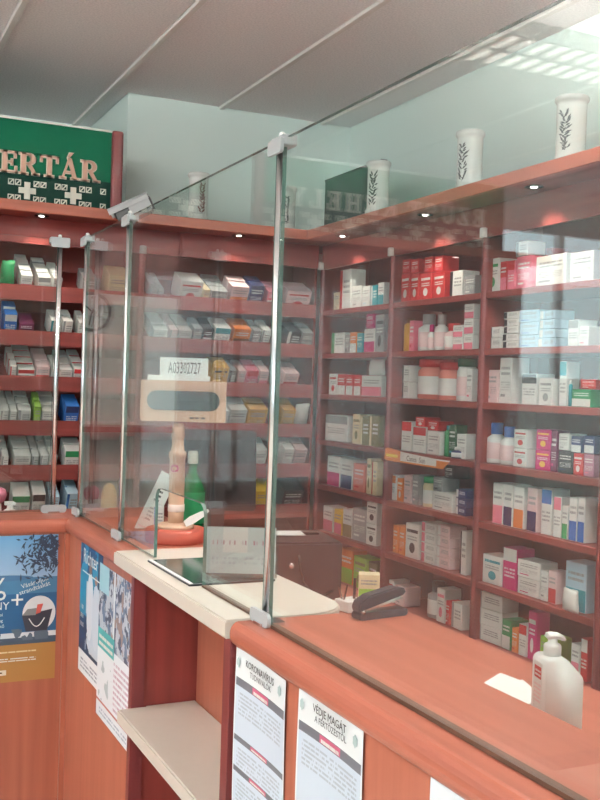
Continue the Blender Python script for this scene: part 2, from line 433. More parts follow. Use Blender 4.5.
ceiling_light(1.6, 1.7, 1.8, 'louvred ceiling light over the staff aisle, outside the picture', PI/2)
ceiling_light(-1.35, -1.4, 1.8, 'louvred ceiling light near the rear window, outside the picture')

# ================================================================== counter
HC, XF, XGL, YW = 1.10, .70, .755, 3.16
cn = thing('service_counter', 'reddish wood service counter with a ledge, turning a corner to the left', 'counter', (XF, 1.7, 0))
def cb(name, x0, x1, y0, y1, z0, z1, mat, bev=0): 
    o = box(name, x0-XF, x1-XF, y0-1.7, y1-1.7, z0, z1, mat, cn, bev, 2); return o
def ledge(name, axis, a0, a1, d0, d1):
    """ledge with rounded nose; d0 nose side, d1 back"""
    r = .018
    prof = [(d0+.03, HC-.046), (d0+r, HC-.046)]+[(d0+r-r*math.sin(PI*i/10)*1.0, HC-.023-.023*math.cos(PI*i/10)) for i in range(1, 10)]+[(d0+r, HC), (d1-.006, HC), (d1, HC-.006), (d1, HC-.046)]
    bm = bmesh.new(); prism(bm, prof, axis, a0, a1); fixn(bm)
    o = obj(name, bm, M['wood_y'] if axis == 1 else M['wood_x'], cn); 
    o.location = (-XF, -1.7, 0); return o
ledge('ledge', 1, -.9, 1.738, XF-.004, .93)
ledge('ledge', 1, 2.545, 3.405, XF-.004, 1.03)
ledge('ledge', 0, -2.0, XF+.01, YW-.004, 3.405)
cb('front_panel', .712, .732, -.9, 1.742, .08, HC-.046, M['wood_z'])
cb('front_panel', .712, .732, 2.42, 3.18, .08, HC-.046, M['wood_z'])
cb('front_panel', -2.0, .712, 3.172, 3.192, .08, HC-.046, M['wood_z'])
cb('plinth', .74, .76, -.9, 3.2, 0, .08, M['edge'])
cb('plinth', -2.0, .74, 3.205, 3.225, 0, .08, M['edge'])
cb('edge_strip', .700, .735, 1.742, 1.776, .08, HC-.036, M['edge'])
cb('edge_strip', .702, .735, 2.395, 2.42, .08, HC-.036, M['edge'])
cb('niche_side_panel', .735, .875, 2.402, 2.42, .08, HC-.036, M['shelf_z'])
cb('niche_side_panel', .735, .875, 1.755, 1.773, .08, HC-.036, M['shelf_z'])
cb('niche_back_panel', .875, .893, 1.755, 2.42, .08, HC-.036, M['wood_z'])
cb('corner_trim', .697, .713, 3.157, 3.173, .08, HC-.046, M['wood_z'])
cb('riser_panel', .91, .928, -.9, 3.40, .94, HC-.046, M['wood_y'])
cb('riser_panel', -2.0, .91, 3.387, 3.404, .94, HC-.046, M['wood_x'])
wk = thing('staff_desk', 'lower reddish wood desk on the staff side behind the glass', 'desk', (.93, 0, 0))
box('desktop', 0, .52, -.9, 3.92, .905, .94, M['wood_y'], wk, .004, 2)
box('desktop', -2.9, -.002, 3.41, 3.92, .905, .94, M['wood_x'], wk, .004, 2)
for y in (-.8, 1.1, 2.6, 3.8): box('support_panel', .02, .48, y, y+.025, 0, .905, M['wood_z'], wk)
for x in (-2.6, -1.2): box('support_panel', x, x+.025, 3.45, 3.88, 0, .905, M['wood_z'], wk)

# beige slabs of the niche
def slab(name, pts, z0, z1, mat, r=.0):
    bm = bmesh.new(); prism(bm, pts, 2, z0, z1); fixn(bm)
    es = [e for e in bm.edges if abs(e.verts[0].co.z-e.verts[1].co.z) < 1e-6]
    bmesh.ops.bevel(bm, geom=es, offset=.004, segments=2, affect='EDGES')
    return obj(name, bm, mat)
def arc(cx, cy, r, a0, a1, n=8): return [(cx+r*math.cos(math.radians(a0+(a1-a0)*i/n)), cy+r*math.sin(math.radians(a0+(a1-a0)*i/n))) for i in range(n+1)]
o = slab('stone_countertop', [(.688, 1.742), (.87, 1.742)]+arc(.87, 1.842, .1, -90, 0)+[(.97, 2.54), (.688, 2.54)], HC-.034, HC+.002, M['beige'])
tag(o, 'beige countertop slab let into the counter under the pass-through opening', 'countertop')
o = slab('niche_shelf', [(.668, 1.78), (.873, 1.78), (.873, 2.40), (.738, 2.40), (.738, 2.394), (.668, 2.394)], .70, .735, M['beige'])
tag(o, 'beige shelf slab inside the counter niche', 'shelf')

# ================================================================== glass screens
def pane(name, outline, axis, pos, label, th=.008, gm='glass'):
    bm = bmesh.new()
    fs = prism(bm, outline, axis, pos-th/2, pos+th/2)
    for f in fs[:-2]: f.material_index = 1
    if len(outline) > 4:     # concave outline: fill both faces by exact tessellation
        for f in fs[-2:]: 
            vs = [v for v in f.verts]; k2 = [v.co.copy() for v in vs]; bm.faces.remove(f)
            for tri in tessellate_polygon([k2]): bm.faces.new([vs[i] for i in tri]).material_index = 0
    bm.normal_update()
    return tag(obj(name, bm, [M[gm], M['glass_edge']]), label, 'glass screen')
ZG0, ZG1 = HC+.005, 2.0
p1 = pane('glass_screen', [(-.9, ZG0), (1.685, ZG0), (1.685, ZG1), (-.9, ZG1)], 0, XGL, 'long clear glass screen in front of the pump bottle and stapler', gm='glass_hazed')
cut = [(2.71, ZG0), (2.71, ZG1), (1.715, ZG1), (1.715, ZG0), (2.045, ZG0)]
cut += [(2.045+.03-.03*math.cos(math.radians(a)), 1.281-.03+.03*math.sin(math.radians(a))) for a in range(0, 91, 15)]
cut += [(2.40-.03+.03*math.sin(math.radians(a)), 1.281-.03+.03*math.cos(math.radians(a))) for a in range(0, 91, 15)]+[(2.40, ZG0)]
p2 = pane('glass_screen', cut, 0, XGL, 'glass screen with the cut-out pass-through opening')
p3 = pane('glass_screen', [(2.735, ZG0), (3.205, ZG0), (3.205, ZG1), (2.735, ZG1)], 0, XGL, 'narrow glass screen between two posts at the counter corner')
p4 = pane('glass_screen', [(.274, ZG0), (.676, ZG0), (.676, ZG1), (.274, ZG1)], 1, 3.32, 'glass screen on the left counter wing')
p5 = pane('glass_screen', [(-1.9, ZG0), (.25, ZG0), (.25, ZG1), (-1.9, ZG1)], 1, 3.32, 'far left glass screen on the counter wing, outside the picture')
for y0, y1, lab in ((-.9, 1.665, 'p1'), (1.735, 2.04, 'p2')):
    o = box('bottom_seal', XGL-.007, XGL+.007, y0, y1, HC+.0005 if lab == 'p1' else HC+.0025, HC+.007, M['seal']); o.parent = p1 if lab == 'p1' else p2
def post(x, y, rz, label, big=False, front=False):
    t = thing('screen_post', label, 'post', (x, y, HC), rz, 'chrome posts of the glass screens')
    # local y runs along the glass, local -x is the customer side
    bm = bmesh.new(); lathe(bm, [(.0085, .004), (.0085, .905)], 16); obj('pole', bm, M['chrome'], t, True)
    bm = bmesh.new(); prism(bm, rrect(-.03, .03, .872, .899, .005), 0, -.016, -.0095); fixn(bm); obj('clamp_plate', bm, M['clamp'], t)
    bm = bmesh.new(); prism(bm, rrect(-.032, .032, .885, .905, .004), 0, -.0095, .016); fixn(bm); obj('clamp_cap', bm, M['clamp'], t)
    bm = bmesh.new(); lathe(bm, [(.006, .905), (.006, .912), (.003, .915)], 12); obj('screw_cap', bm, M['white'], t, True)
    bm = bmesh.new(); prism(bm, rrect(-.042, .042, .001, .027, .011), 0, -.018, -.0105); fixn(bm); obj('base_plate', bm, M['clamp'], t)
    bm = bmesh.new(); prism(bm, rrect(-.022, .03, -.02, .02, .006), 2, .0005, .006); fixn(bm); obj('base_foot', bm, M['chrome'], t)
    return t
post(XGL, 1.70, 0, 'tall chrome post in the middle of the long glass screen')
post(XGL, 2.722, 0, 'chrome post beside the pass-through opening')
post(XGL, 3.22, 0, 'chrome post at the counter corner, right one of the pair')
post(.688, 3.32, PI/2, 'leftmost chrome post, on the counter wing')
post(.262, 3.32, PI/2, 'chrome post on the far counter wing, outside the picture')

# ================================================================== goods on the shelves
def carton_mat(base, acc, st):
    b, a = base, acc
    dk = 'grey' if base in ('white', 'cream', 'palepink', 'paleblue', 'yellow', 'lime', 'gold') else 'white'
    L = {0: [('lines', .12, .88, .62, .86, dk, 2, .42), ('rect', .12, .5, .14, .2, a), ('lines', .12, .88, .28, .5, dk, 4, .5)],
         1: [('rect', 0, 1, 0, .46, a), ('lines', .12, .88, .62, .86, dk, 2, .42)],
         2: [('rect', 0, 1, .68, 1, a), ('lines', .12, .88, .3, .56, dk, 3, .45)],
         3: [('circ', .5, .3, .2, .15, a), ('lines', .1, .9, .74, .92, a, 1, .36), ('lines', .14, .86, .52, .68, dk, 2, .42)],
         4: [('rect', 0, .24, 0, 1, a), ('lines', .34, .9, .4, .8, dk, 3, .42)]}[st]
    return printed('carton_%s_%s_%d' % (base, acc, st), base, L)
def side_mat(base): return plain('board_'+base, PAL[base], .5, vary=.03)
def carton(name, w, d, h, base, acc, st, parent=None):
    """front face -y, centred in x, standing on z=0"""
    bm = bmesh.new(); uv = bm.loops.layers.uv.new('UVMap')
    bx(bm, -w/2, w/2, 0, d, 0, h)
    bmesh.ops.bevel(bm, geom=bm.edges[:], offset=min(.0018, w*.08, h*.08), segments=1, affect='EDGES')
    bm.normal_update()
    for f in bm.faces:
        f.material_index = 0 if f.normal.y < -.9 else 1
        for lp in f.loops: lp[uv].uv = (lp.vert.co.x/w+.5, lp.vert.co.z/h)
    return obj(name, bm, [carton_mat(base, acc, st), side_mat(base)], parent)
def jar(w, h, base, acc, st, label):
    r = w/2; hb = h*(.72 if st == 1 else .8); rc = r*(.62 if st == 1 else .96)
    t = thing('medicine_bottle', label, 'bottle')
    bm = bmesh.new(); lathe(bm, [(r*.92, 0), (r, .004), (r, hb*.86), (rc*.9, hb*.97), (rc*.86, hb)], 18); obj('body', bm, side_mat(base), t, True)
    bm = bmesh.new(); lathe(bm, [(r+.0006, hb*.15), (r+.0008, hb*.16), (r+.0008, hb*.7), (r+.0006, hb*.71)], 18); obj('paper_label', bm, side_mat('palepink' if base == 'white' else 'white'), t, True)
    bm = bmesh.new(); lathe(bm, [(rc, hb), (rc, h*.98), (rc*.9, h)], 18); obj('cap', bm, side_mat(acc), t, True)
    return t
def tubeitem(w, h, base, acc, label):
    t = thing('ointment_tube', label, 'tube')
    r = w/2
    bm = bmesh.new(); lathe(bm, [(r, 0), (r, h*.8), (r*.6, h*.86)], 14); obj('body', bm, side_mat(base), t, True)
    bm = bmesh.new(); lathe(bm, [(r*.62, h*.86), (r*.6, h)], 14); obj('cap', bm, side_mat(acc), t, True)
    return t
def bag(name, w, d, h, base, parent=None):
    bm = bmesh.new(); n, m = 10, 8; rows = []
    for j in range(m+1):
        v = j/m; th = d/2*math.sin(PI*min(1, max(0, .06+.9*v)))**.6*(1-.35*v); row = []
        for i in range(n):
            a = 2*PI*i/n; ww = w/2*(1-.12*v+.06*math.sin(3*a+7*v))
            row.append(bm.verts.new((ww*math.cos(a), d/2+max(th, .003)*math.sin(a), h*v*(1+.04*math.sin(a*2)))))
        rows.append(row)
    for A, B in zip(rows, rows[1:]):
        for i in range(n): bm.faces.new((A[i], A[(i+1) % n], B[(i+1) % n], B[i]))
    bm.faces.new(rows[0][::-1]); bm.faces.new(rows[-1])
    return obj(name, bm, side_mat(base), parent, True)
RIGHT=[(3,0,3.256,0.087,0.135,'','b',1,'white','green',3),
(3,0,3.186,0.043,0.117,'','b',1,'red','pink',1),
(3,0,3.138,0.045,0.116,'','b',1,'pink','red',2),
(3,0,3.061,0.094,0.125,'','b',1,'pink','white',0),
(3,0,3.078,0.071,0.057,'^','b',1,'white','grey',4),
(3,0,3.126,0.137,0.062,'^r','b',1,'red','pink',0),
(3,0,2.906,0.176,0.113,'','b',1,'white','grey',0),
(3,0,2.74,0.121,0.108,'','b',1,'white','grey',0),
(3,1,3.228,0.086,0.087,'','b',2,'white','black',4),
(3,1,3.129,0.097,0.142,'','b',5,'white','black',4),
(3,1,3.02,0.104,0.143,'','b',3,'paleblue','blue',0),
(3,1,2.915,0.096,0.135,'','b',4,'paleblue','white',4),
(3,1,2.772,0.055,0.095,'','b',1,'white','grey',2),
(3,1,2.716,0.046,0.07,'','b',1,'white','pink',0),
(3,2,3.245,0.103,0.13,'','b',1,'palepink','grey',0),
(3,2,3.15,0.073,0.178,'','b',1,'white','grey',0),
(3,2,3.005,0.086,0.116,'','b',1,'white','black',2),
(3,2,2.91,0.076,0.099,'','b',1,'white','grey',3),
(3,2,2.817,0.038,0.161,'','b',1,'white','teal',2),
(3,2,2.782,0.014,0.092,'','t',1,'teal','white',0),
(3,2,2.719,0.102,0.063,'','b',1,'green','white',1),
(3,2,2.685,0.078,0.034,'^','b',1,'red','white',0),
(3,2,2.876,0.084,0.073,'r','b',1,'magenta','navy',0),
(3,3,3.243,0.077,0.158,'','j',1,'white','blue',1),
(3,3,3.156,0.067,0.147,'','j',1,'white','blue',1),
(3,3,3.046,0.079,0.143,'','b',2,'white','red',3),
(3,3,2.914,0.077,0.15,'','b',2,'magenta','yellow',3),
(3,3,2.853,0.031,0.151,'','b',1,'plum','magenta',0),
(3,3,2.789,0.077,0.081,'','b',1,'black','navy',0),
(3,3,2.801,0.051,0.06,'^','b',1,'white','grey',0),
(3,3,2.723,0.046,0.077,'','b',1,'red','white',3),
(3,3,2.736,0.054,0.059,'^','b',1,'navy','white',1),
(3,3,2.669,0.048,0.079,'','b',1,'mauve','pink',0),
(3,3,2.67,0.053,0.062,'^','b',1,'navy','white',1),
(3,3,2.914,0.119,0.048,'r','b',1,'blue','navy',2),
(3,4,3.172,0.062,0.159,'','b',1,'white','pink',1),
(3,4,3.108,0.057,0.161,'','b',1,'white','navy',1),
(3,4,3.043,0.061,0.158,'','b',1,'white','orange',1),
(3,4,2.964,0.058,0.163,'','b',1,'palepink','navy',1),
(3,4,2.882,0.056,0.167,'','b',1,'white','blue',2),
(3,4,2.822,0.041,0.146,'','b',1,'white','pink',2),
(3,4,2.781,0.03,0.12,'','b',1,'white','green',1),
(3,4,2.739,0.039,0.154,'','b',1,'white','blue',1),
(3,4,2.697,0.036,0.159,'','b',1,'white','blue',1),
(3,5,3.193,0.12,0.113,'','b',1,'white','teal',3),
(3,5,3.083,0.083,0.16,'','b',1,'magenta','white',2),
(3,5,2.969,0.125,0.13,'','b',2,'white','magenta',0),
(3,5,2.88,0.037,0.109,'','b',1,'white','grey',0),
(3,5,2.835,0.044,0.118,'','b',1,'palepink','red',1),
(3,5,2.712,0.105,0.17,'','b',1,'paleblue','teal',1),
(3,5,2.714,0.09,0.076,'f','g',1,'white','grey',0),
(3,6,3.208,0.16,0.192,'','b',3,'white','grey',4),
(3,6,3.091,0.053,0.114,'','b',1,'green','white',1),
(3,6,3.038,0.034,0.094,'','b',1,'orange','red',0),
(3,6,2.991,0.045,0.119,'','b',1,'white','red',2),
(3,6,2.937,0.049,0.18,'','b',1,'magenta','white',3),
(3,6,2.853,0.074,0.104,'','b',1,'lime','yellow',1),
(3,6,2.702,0.044,0.118,'','b',1,'white','pink',1),
(3,6,2.657,0.035,0.147,'','b',1,'red','white',2),
(2,0,3.916,0.076,0.132,'','b',1,'red','white',3),
(2,0,3.914,0.059,0.064,'^','b',1,'red','pink',0),
(2,0,3.836,0.07,0.126,'','b',1,'red','white',3),
(2,0,3.84,0.066,0.063,'^','b',1,'red','pink',0),
(2,0,3.745,0.092,0.119,'','b',1,'red','white',3),
(2,0,3.727,0.063,0.07,'^','b',1,'red','pink',0),
(2,0,3.64,0.092,0.116,'','b',1,'red','white',3),
(2,0,3.647,0.061,0.069,'^','b',1,'red','pink',0),
(2,0,3.509,0.094,0.109,'','b',1,'white','black',4),
(2,0,3.411,0.069,0.082,'','b',1,'grey','white',0),
(2,1,3.905,0.059,0.15,'','t',1,'gold','brown',0),
(2,1,3.847,0.036,0.139,'','b',1,'pink','red',0),
(2,1,3.778,0.093,0.164,'','j',1,'white','grey',1),
(2,1,3.707,0.034,0.114,'','j',1,'white','magenta',1),
(2,1,3.651,0.061,0.156,'','j',1,'white','grey',1),
(2,1,3.569,0.081,0.115,'','j',1,'palepink','red',1),
(2,1,3.484,0.071,0.104,'','b',2,'white','pink',1),
(2,1,3.408,0.069,0.189,'','b',3,'white','pink',1),
(2,2,3.887,0.066,0.15,'','b',2,'white','black',4),
(2,2,3.759,0.162,0.177,'','j',1,'palered','red',2),
(2,2,3.597,0.132,0.162,'','j',1,'palered','red',2),
(2,2,3.466,0.085,0.204,'','j',1,'white','darkgreen',2),
(2,2,3.39,0.037,0.135,'','b',1,'white','pink',0),
(2,3,3.863,0.083,0.135,'','b',1,'white','red',2),
(2,3,3.754,0.104,0.115,'','b',1,'white','red',2),
(2,3,3.752,0.072,0.044,'^','b',1,'red','white',3),
(2,3,3.641,0.1,0.103,'','b',1,'white','grey',0),
(2,3,3.649,0.076,0.043,'^','b',1,'red','white',3),
(2,3,3.55,0.036,0.131,'','t',1,'green','teal',0),
(2,3,3.498,0.049,0.138,'','b',1,'darkgreen','teal',0),
(2,3,3.431,0.062,0.103,'','b',1,'white','navy',0),
(2,3,3.458,0.063,0.046,'f','j',1,'navy','white',1),
(2,4,3.971,0.061,0.115,'','b',1,'white','orange',2),
(2,4,3.904,0.05,0.105,'','b',1,'orange','white',3),
(2,4,3.84,0.057,0.126,'','b',1,'palepink','grey',0),
(2,4,3.772,0.056,0.133,'','b',1,'grey','palepink',0),
(2,4,3.699,0.07,0.131,'','j',1,'cream','green',2),
(2,4,3.558,0.157,0.08,'','b',1,'white','grey',0),
(2,4,3.595,0.075,0.06,'^','b',1,'grey','black',0),
(2,4,3.516,0.065,0.059,'^','b',1,'black','grey',0),
(2,4,3.421,0.083,0.107,'','b',3,'navy','white',4),
(2,5,3.929,0.042,0.128,'','b',1,'orange','cream',0),
(2,5,3.872,0.05,0.127,'','b',1,'orange','red',0),
(2,5,3.784,0.106,0.155,'','b',1,'white','black',3),
(2,5,3.653,0.116,0.177,'','b',4,'white','pink',4),
(2,5,3.538,0.095,0.181,'','b',4,'palepink','white',4),
(2,5,3.393,0.044,0.18,'','b',1,'white','black',4),
(2,6,3.958,0.06,0.101,'','b',1,'white','red',3),
(2,6,3.874,0.084,0.09,'','b',1,'palepink','grey',0),
(2,6,3.629,0.092,0.155,'','j',1,'grey','black',1),
(2,6,3.542,0.058,0.144,'','b',1,'white','pink',3),
(2,6,3.489,0.027,0.104,'','b',1,'red','white',0),
(2,6,3.425,0.077,0.107,'','b',1,'white','grey',4),
(1,0,4.591,0.06,0.093,'','b',1,'cream','grey',0),
(1,0,4.499,0.117,0.203,'','b',1,'white','red',4),
(1,0,4.377,0.107,0.109,'','b',1,'white','grey',0),
(1,0,4.28,0.073,0.103,'','b',1,'white','paleblue',0),
(1,0,4.201,0.061,0.101,'','b',1,'teal','white',4),
(1,0,4.136,0.055,0.109,'','b',1,'white','teal',1),
(1,1,4.562,0.131,0.108,'','b',1,'white','green',4),
(1,1,4.46,0.046,0.096,'','b',1,'grey','black',0),
(1,1,4.397,0.066,0.105,'','b',1,'orange','white',1),
(1,1,4.327,0.059,0.099,'','b',1,'teal','blue',0),
(1,1,4.233,0.106,0.116,'','b',1,'white','magenta',1),
(1,1,4.233,0.077,0.097,'^','b',1,'magenta','pink',0),
(1,1,4.136,0.079,0.181,'','b',1,'grey','black',3),
(1,2,4.601,0.088,0.109,'','b',1,'white','red',3),
(1,2,4.509,0.08,0.107,'','b',1,'red','white',1),
(1,2,4.423,0.077,0.105,'','b',1,'red','white',1),
(1,2,4.34,0.075,0.104,'','b',1,'red','white',1),
(1,2,4.199,0.183,0.101,'','b',1,'white','pink',1),
(1,2,4.185,0.143,0.077,'^','g',1,'white','grey',0),
(1,3,4.549,0.23,0.133,'','b',1,'white','grey',2),
(1,3,4.335,0.073,0.148,'','b',1,'cream','olive',3),
(1,3,4.25,0.082,0.141,'','b',1,'olive','cream',4),
(1,3,4.157,0.089,0.148,'','b',1,'olive','cream',4),
(1,4,4.565,0.143,0.154,'','b',1,'white','magenta',1),
(1,4,4.425,0.12,0.151,'','b',1,'white','navy',1),
(1,4,4.292,0.119,0.137,'','b',1,'palered','red',0),
(1,4,4.196,0.042,0.173,'','b',1,'cream','olive',3),
(1,4,4.142,0.051,0.162,'','b',1,'cream','red',4),
(1,5,4.61,0.111,0.13,'','b',1,'white','pink',1),
(1,5,4.498,0.085,0.127,'','b',1,'yellow','pink',1),
(1,5,4.396,0.092,0.14,'','b',1,'white','olive',1),
(1,5,4.272,0.128,0.161,'','b',1,'grey','white',0),
(1,5,4.153,0.089,0.205,'','b',2,'white','black',3),
(1,6,4.394,0.124,0.17,'','b',1,'orange','lime',1),
(1,6,4.253,0.128,0.156,'','b',1,'lime','olive',3),
(1,6,4.125,0.084,0.152,'','b',1,'olive','cream',0)]
BACK=[(0,0.745,0.065,0.147,1,'g','green','darkgreen',0),
(0,0.828,0.052,0.116,4,'b','white','pink',1),
(0,0.908,0.058,0.103,4,'b','white','grey',2),
(0,0.968,0.04,0.103,3,'b','white','grey',0),
(0,1.117,0.065,0.09,2,'b','grey','white',0),
(0,1.255,0.101,0.087,1,'b','cream','orange',0),
(0,1.436,0.028,0.078,3,'b','white','pink',0),
(0,1.472,0.028,0.078,3,'b','white','grey',0),
(0,1.619,0.118,0.099,1,'b','white','red',3),
(0,1.703,0.035,0.095,3,'b','cream','green',1),
(0,1.772,0.089,0.101,3,'b','grey','lime',1),
(0,1.877,0.096,0.112,2,'b','palepink','orange',1),
(0,1.97,0.075,0.123,2,'b','navy','blue',0),
(0,2.063,0.06,0.098,2,'b','pink','white',1),
(0,2.208,0.136,0.11,2,'b','palepink','red',3),
(1,0.76,0.056,0.124,2,'b','blue','white',2),
(1,0.833,0.066,0.042,1,'b','plum','red',0),
(1,0.965,0.049,0.089,2,'b','white','teal',4),
(1,1.019,0.045,0.094,2,'b','white','grey',4),
(1,1.087,0.031,0.095,2,'b','white','teal',0),
(1,1.473,0.069,0.103,3,'b','white','grey',0),
(1,1.539,0.039,0.099,3,'b','palepink','grey',4),
(1,1.599,0.065,0.099,3,'b','white','grey',1),
(1,1.662,0.045,0.095,2,'b','grey','black',0),
(1,1.717,0.051,0.095,2,'b','black','white',1),
(1,1.792,0.084,0.101,2,'b','white','teal',2),
(1,1.897,0.091,0.107,2,'b','orange','brown',1),
(1,1.977,0.042,0.102,2,'b','grey','white',0),
(1,2.03,0.048,0.103,2,'b','white','grey',4),
(1,2.186,0.078,0.104,2,'b','black','white',4),
(1,2.264,0.062,0.1,2,'b','grey','black',0),
(2,0.779,0.029,0.115,3,'b','white','red',4),
(2,0.838,0.075,0.088,4,'b','white','red',2),
(2,0.913,0.062,0.112,3,'b','palepink','red',1),
(2,0.966,0.03,0.084,2,'b','white','pink',0),
(2,1.018,0.059,0.094,3,'b','white','red',0),
(2,1.079,0.05,0.109,3,'b','white','red',2),
(2,1.787,0.084,0.116,1,'b','gold','black',3),
(2,1.855,0.036,0.101,2,'b','grey','black',4),
(2,1.901,0.042,0.107,2,'b','palepink','grey',0),
(2,1.962,0.064,0.107,2,'b','pink','red',2),
(2,2.026,0.048,0.103,2,'b','palepink','pink',1),
(2,2.179,0.084,0.104,2,'b','palepink','red',1),
(3,0.746,0.034,0.11,3,'b','white','grey',4),
(3,0.784,0.029,0.106,3,'b','white','grey',0),
(3,0.834,0.057,0.116,3,'b','white','grey',4),
(3,0.893,0.03,0.121,2,'b','lime','white',0),
(3,0.948,0.067,0.122,3,'b','white','grey',1),
(3,1.049,0.064,0.099,1,'b','blue','navy',2),
(3,1.813,0.047,0.116,2,'b','white','grey',4),
(3,1.889,0.091,0.122,2,'b','white','pink',0),
(3,1.994,0.104,0.138,2,'b','gold','orange',0),
(3,2.169,0.072,0.13,2,'b','gold','brown',0),
(3,2.257,0.085,0.094,1,'g','white','grey',0),
(4,0.754,0.029,0.115,3,'b','white','grey',4),
(4,0.83,0.075,0.116,3,'b','white','orange',0),
(4,0.889,0.03,0.116,3,'b','white','grey',4),
(4,0.928,0.035,0.117,3,'b','white','grey',4),
(4,0.97,0.035,0.117,3,'b','white','pink',0),
(4,1.062,0.078,0.113,2,'b','white','green',2),
(4,2.012,0.082,0.118,2,'b','white','grey',0),
(4,2.174,0.055,0.135,2,'b','white','grey',0),
(4,2.243,0.068,0.131,2,'b','palepink','pink',0),
(5,0.829,0.08,0.111,1,'b','white','green',2),
(5,0.909,0.058,0.098,1,'b','white','black',2),
(5,0.981,0.045,0.117,2,'b','paleblue','grey',0),
(5,1.06,0.055,0.128,2,'b','paleblue','blue',4),
(5,2.042,0.082,0.108,1,'b','yellow','orange',0),
(5,2.21,0.113,0.099,1,'b','black','grey',0)]

CN = dict(palepink='pale pink', palered='pale red', darkgreen='dark green', paleblue='pale blue', lime='light green', plum='dark purple', gold='golden')
def cname(c): return CN.get(c, c)
def look(base, acc, st):
    a = cname(acc); b = cname(base)
    return {0: b, 1: b+' and '+a, 2: b+' '+a+'-topped', 3: b+' '+a+'-spotted', 4: b+' '+a+'-edged'}[st]
UNIT = {3: 'unit behind pump bottle', 2: 'orange-banner unit', 1: 'right corner unit'}
GRP = {3: 'goods in the shelf unit behind the pump bottle', 2: 'goods in the orange-banner shelf unit', 1: 'goods in the right corner shelf unit'}
CL = .0008
def build_right():
    cur = None; k = 0; top = {}
    for b, s, y, w, h, fl, kind, n, base, acc, st in RIGHT:
        if cur != (b, s): cur = (b, s); k = 0; prev = None
        up = '^' in fl; rear = 'r' in fl
        if not up and not rear: k += 1
        zb = SH[s]+CL
        x = XS+(.16 if rear else .012 if 'f' in fl else .034)
        if up and prev: 
            zb = prev[1]+CL; x = max(x, prev[2]) if not rear else x
            if rear: zb = SH[s]+CL
        hmax = (SH[s-1]-.03 if s else ZF0-.004)-zb
        if up and rear: h = hmax*.8
        h = min(h, hmax-.004); d = min(.085 if w > .05 else .06, .1)
        if rear: d = .08
        if 'f' in fl: d = .02
        where = '%s from left, %s shelf, %s' % (ORD[k-1], ORD[s], UNIT[b])
        pre = 'upper ' if up else ''
        if rear: pre = 'rear '; where = 'behind the %s from left, %s shelf, %s' % (ORD[k-1], ORD[s], UNIT[b])
        rz = -PI/2+random.uniform(-.05, .05)
        if kind == 'b':
            hh = h/n
            for i in range(n):
                lab = pre+look(base, acc, st)+' carton'
                if n > 1: lab = ('bottom' if i == 0 else 'topmost' if i == n-1 else ORD[i]+'-up')+' stacked '+look(base, acc, st)+' carton'
                o = carton('medicine_carton', w, d, hh-CL*2, base, acc, st)
                o.location = (x, y, zb+i*hh); o.rotation_euler = (0, 0, rz+(random.uniform(-.07, .07) if n > 1 else 0))
                tag(o, lab+', '+where, 'carton', GRP[b])
        elif kind == 'j':
            o = jar(w, h, base, acc, st, pre+cname(base)+' bottle with '+cname(acc)+' cap, '+where); o['group'] = GRP[b]
            o.location = (x+w/2, y, zb)
        elif kind == 't':
            o = tubeitem(w, h, base, acc, cname(base)+' tube, '+where); o['group'] = GRP[b]; o.location = (x+w/2, y, zb)
        else:
            o = bag('plastic_bag', w, min(d+.01, .045), h, base); o.location = (x-.012 if 'f' in fl else x, y, zb); o.rotation_euler = (0, 0, rz)
            tag(o, pre+cname(base)+' plastic bag, '+where, 'bag', GRP[b])
        if not rear and not up: prev = (y, zb+h, x)
        elif up and not rear: prev = (y, zb+h, x)
build_right()
def build_back():
    cur = None; k = 0
    for s, x, w, h, n, kind, base, acc, st in BACK:
        if cur != s: cur = s; k = 0
        k += 1
        where = '%s file from left, %s back-wall shelf' % (ORD[k-1], ORD[s])
        z0 = LZ[s]-.034+CL*2
        hb = min((h+.03)*(.56 if n > 2 else .72 if n == 2 else .92), .115)
        dd = min(.062, .225/n) if n > 1 else .12
        rz = random.uniform(-.06, .06)
        for i in range(n):
            y = YS+.024+i*(dd+.002)
            z = z0+(y-YS-.016)*math.tan(TILT)
            if kind == 'g':
                o = bag('plastic_bag', w, .08, hb*1.1, base); lab = '%s plastic bag, %s' % (cname(base), where); cat = 'bag'
            else:
                hj = hb*random.uniform(.95, 1.05)
                o = carton('medicine_carton', w, dd, hj, base, acc, st); cat = 'carton'
                lab = ('%s %s carton, %s' % ('front' if i == 0 else 'rear' if i == n-1 else ORD[i], look(base, acc, st), where)) if n > 1 else '%s carton, %s' % (look(base, acc, st), where)
            o.location = (x, y, z); o.rotation_euler = (TILT, 0, rz)
            tag(o, lab, cat, 'goods on the sloped back-wall shelves')
build_back()

# ================================================================== sign boards over the back wall
def bar(x0, x1, y0, y1): return [(x0, y0), (x1, y0), (x1, y1), (x0, y1)]
def dg(x0, y0, x1, y1, t): return [(x0-t/2, y0), (x0+t/2, y0), (x1+t/2, y1), (x1-t/2, y1)]
def ring(cx, cy, rx, ry, a0, a1, tx, ty, n=10):
    out = []
    for i in range(n):
        a, b = [math.radians(a0+(a1-a0)*q/n) for q in (i, i+1)]
        out.append([(cx+rx*math.cos(a), cy+ry*math.sin(a)), (cx+rx*math.cos(b), cy+ry*math.sin(b)),
                    (cx+(rx-tx)*math.cos(b), cy+(ry-ty)*math.sin(b)), (cx+(rx-tx)*math.cos(a), cy+(ry-ty)*math.sin(a))])
    return out
ACUTE = [[(.36, 1.06), (.48, 1.06), (.64, 1.26), (.46, 1.26)]]
A_ = [dg(.14, 0, .44, 1, .1), dg(.74, 0, .46, 1, .2), bar(.24, .62, .28, .36), bar(0, .3, 0, .07), bar(.55, .94, 0, .07)]
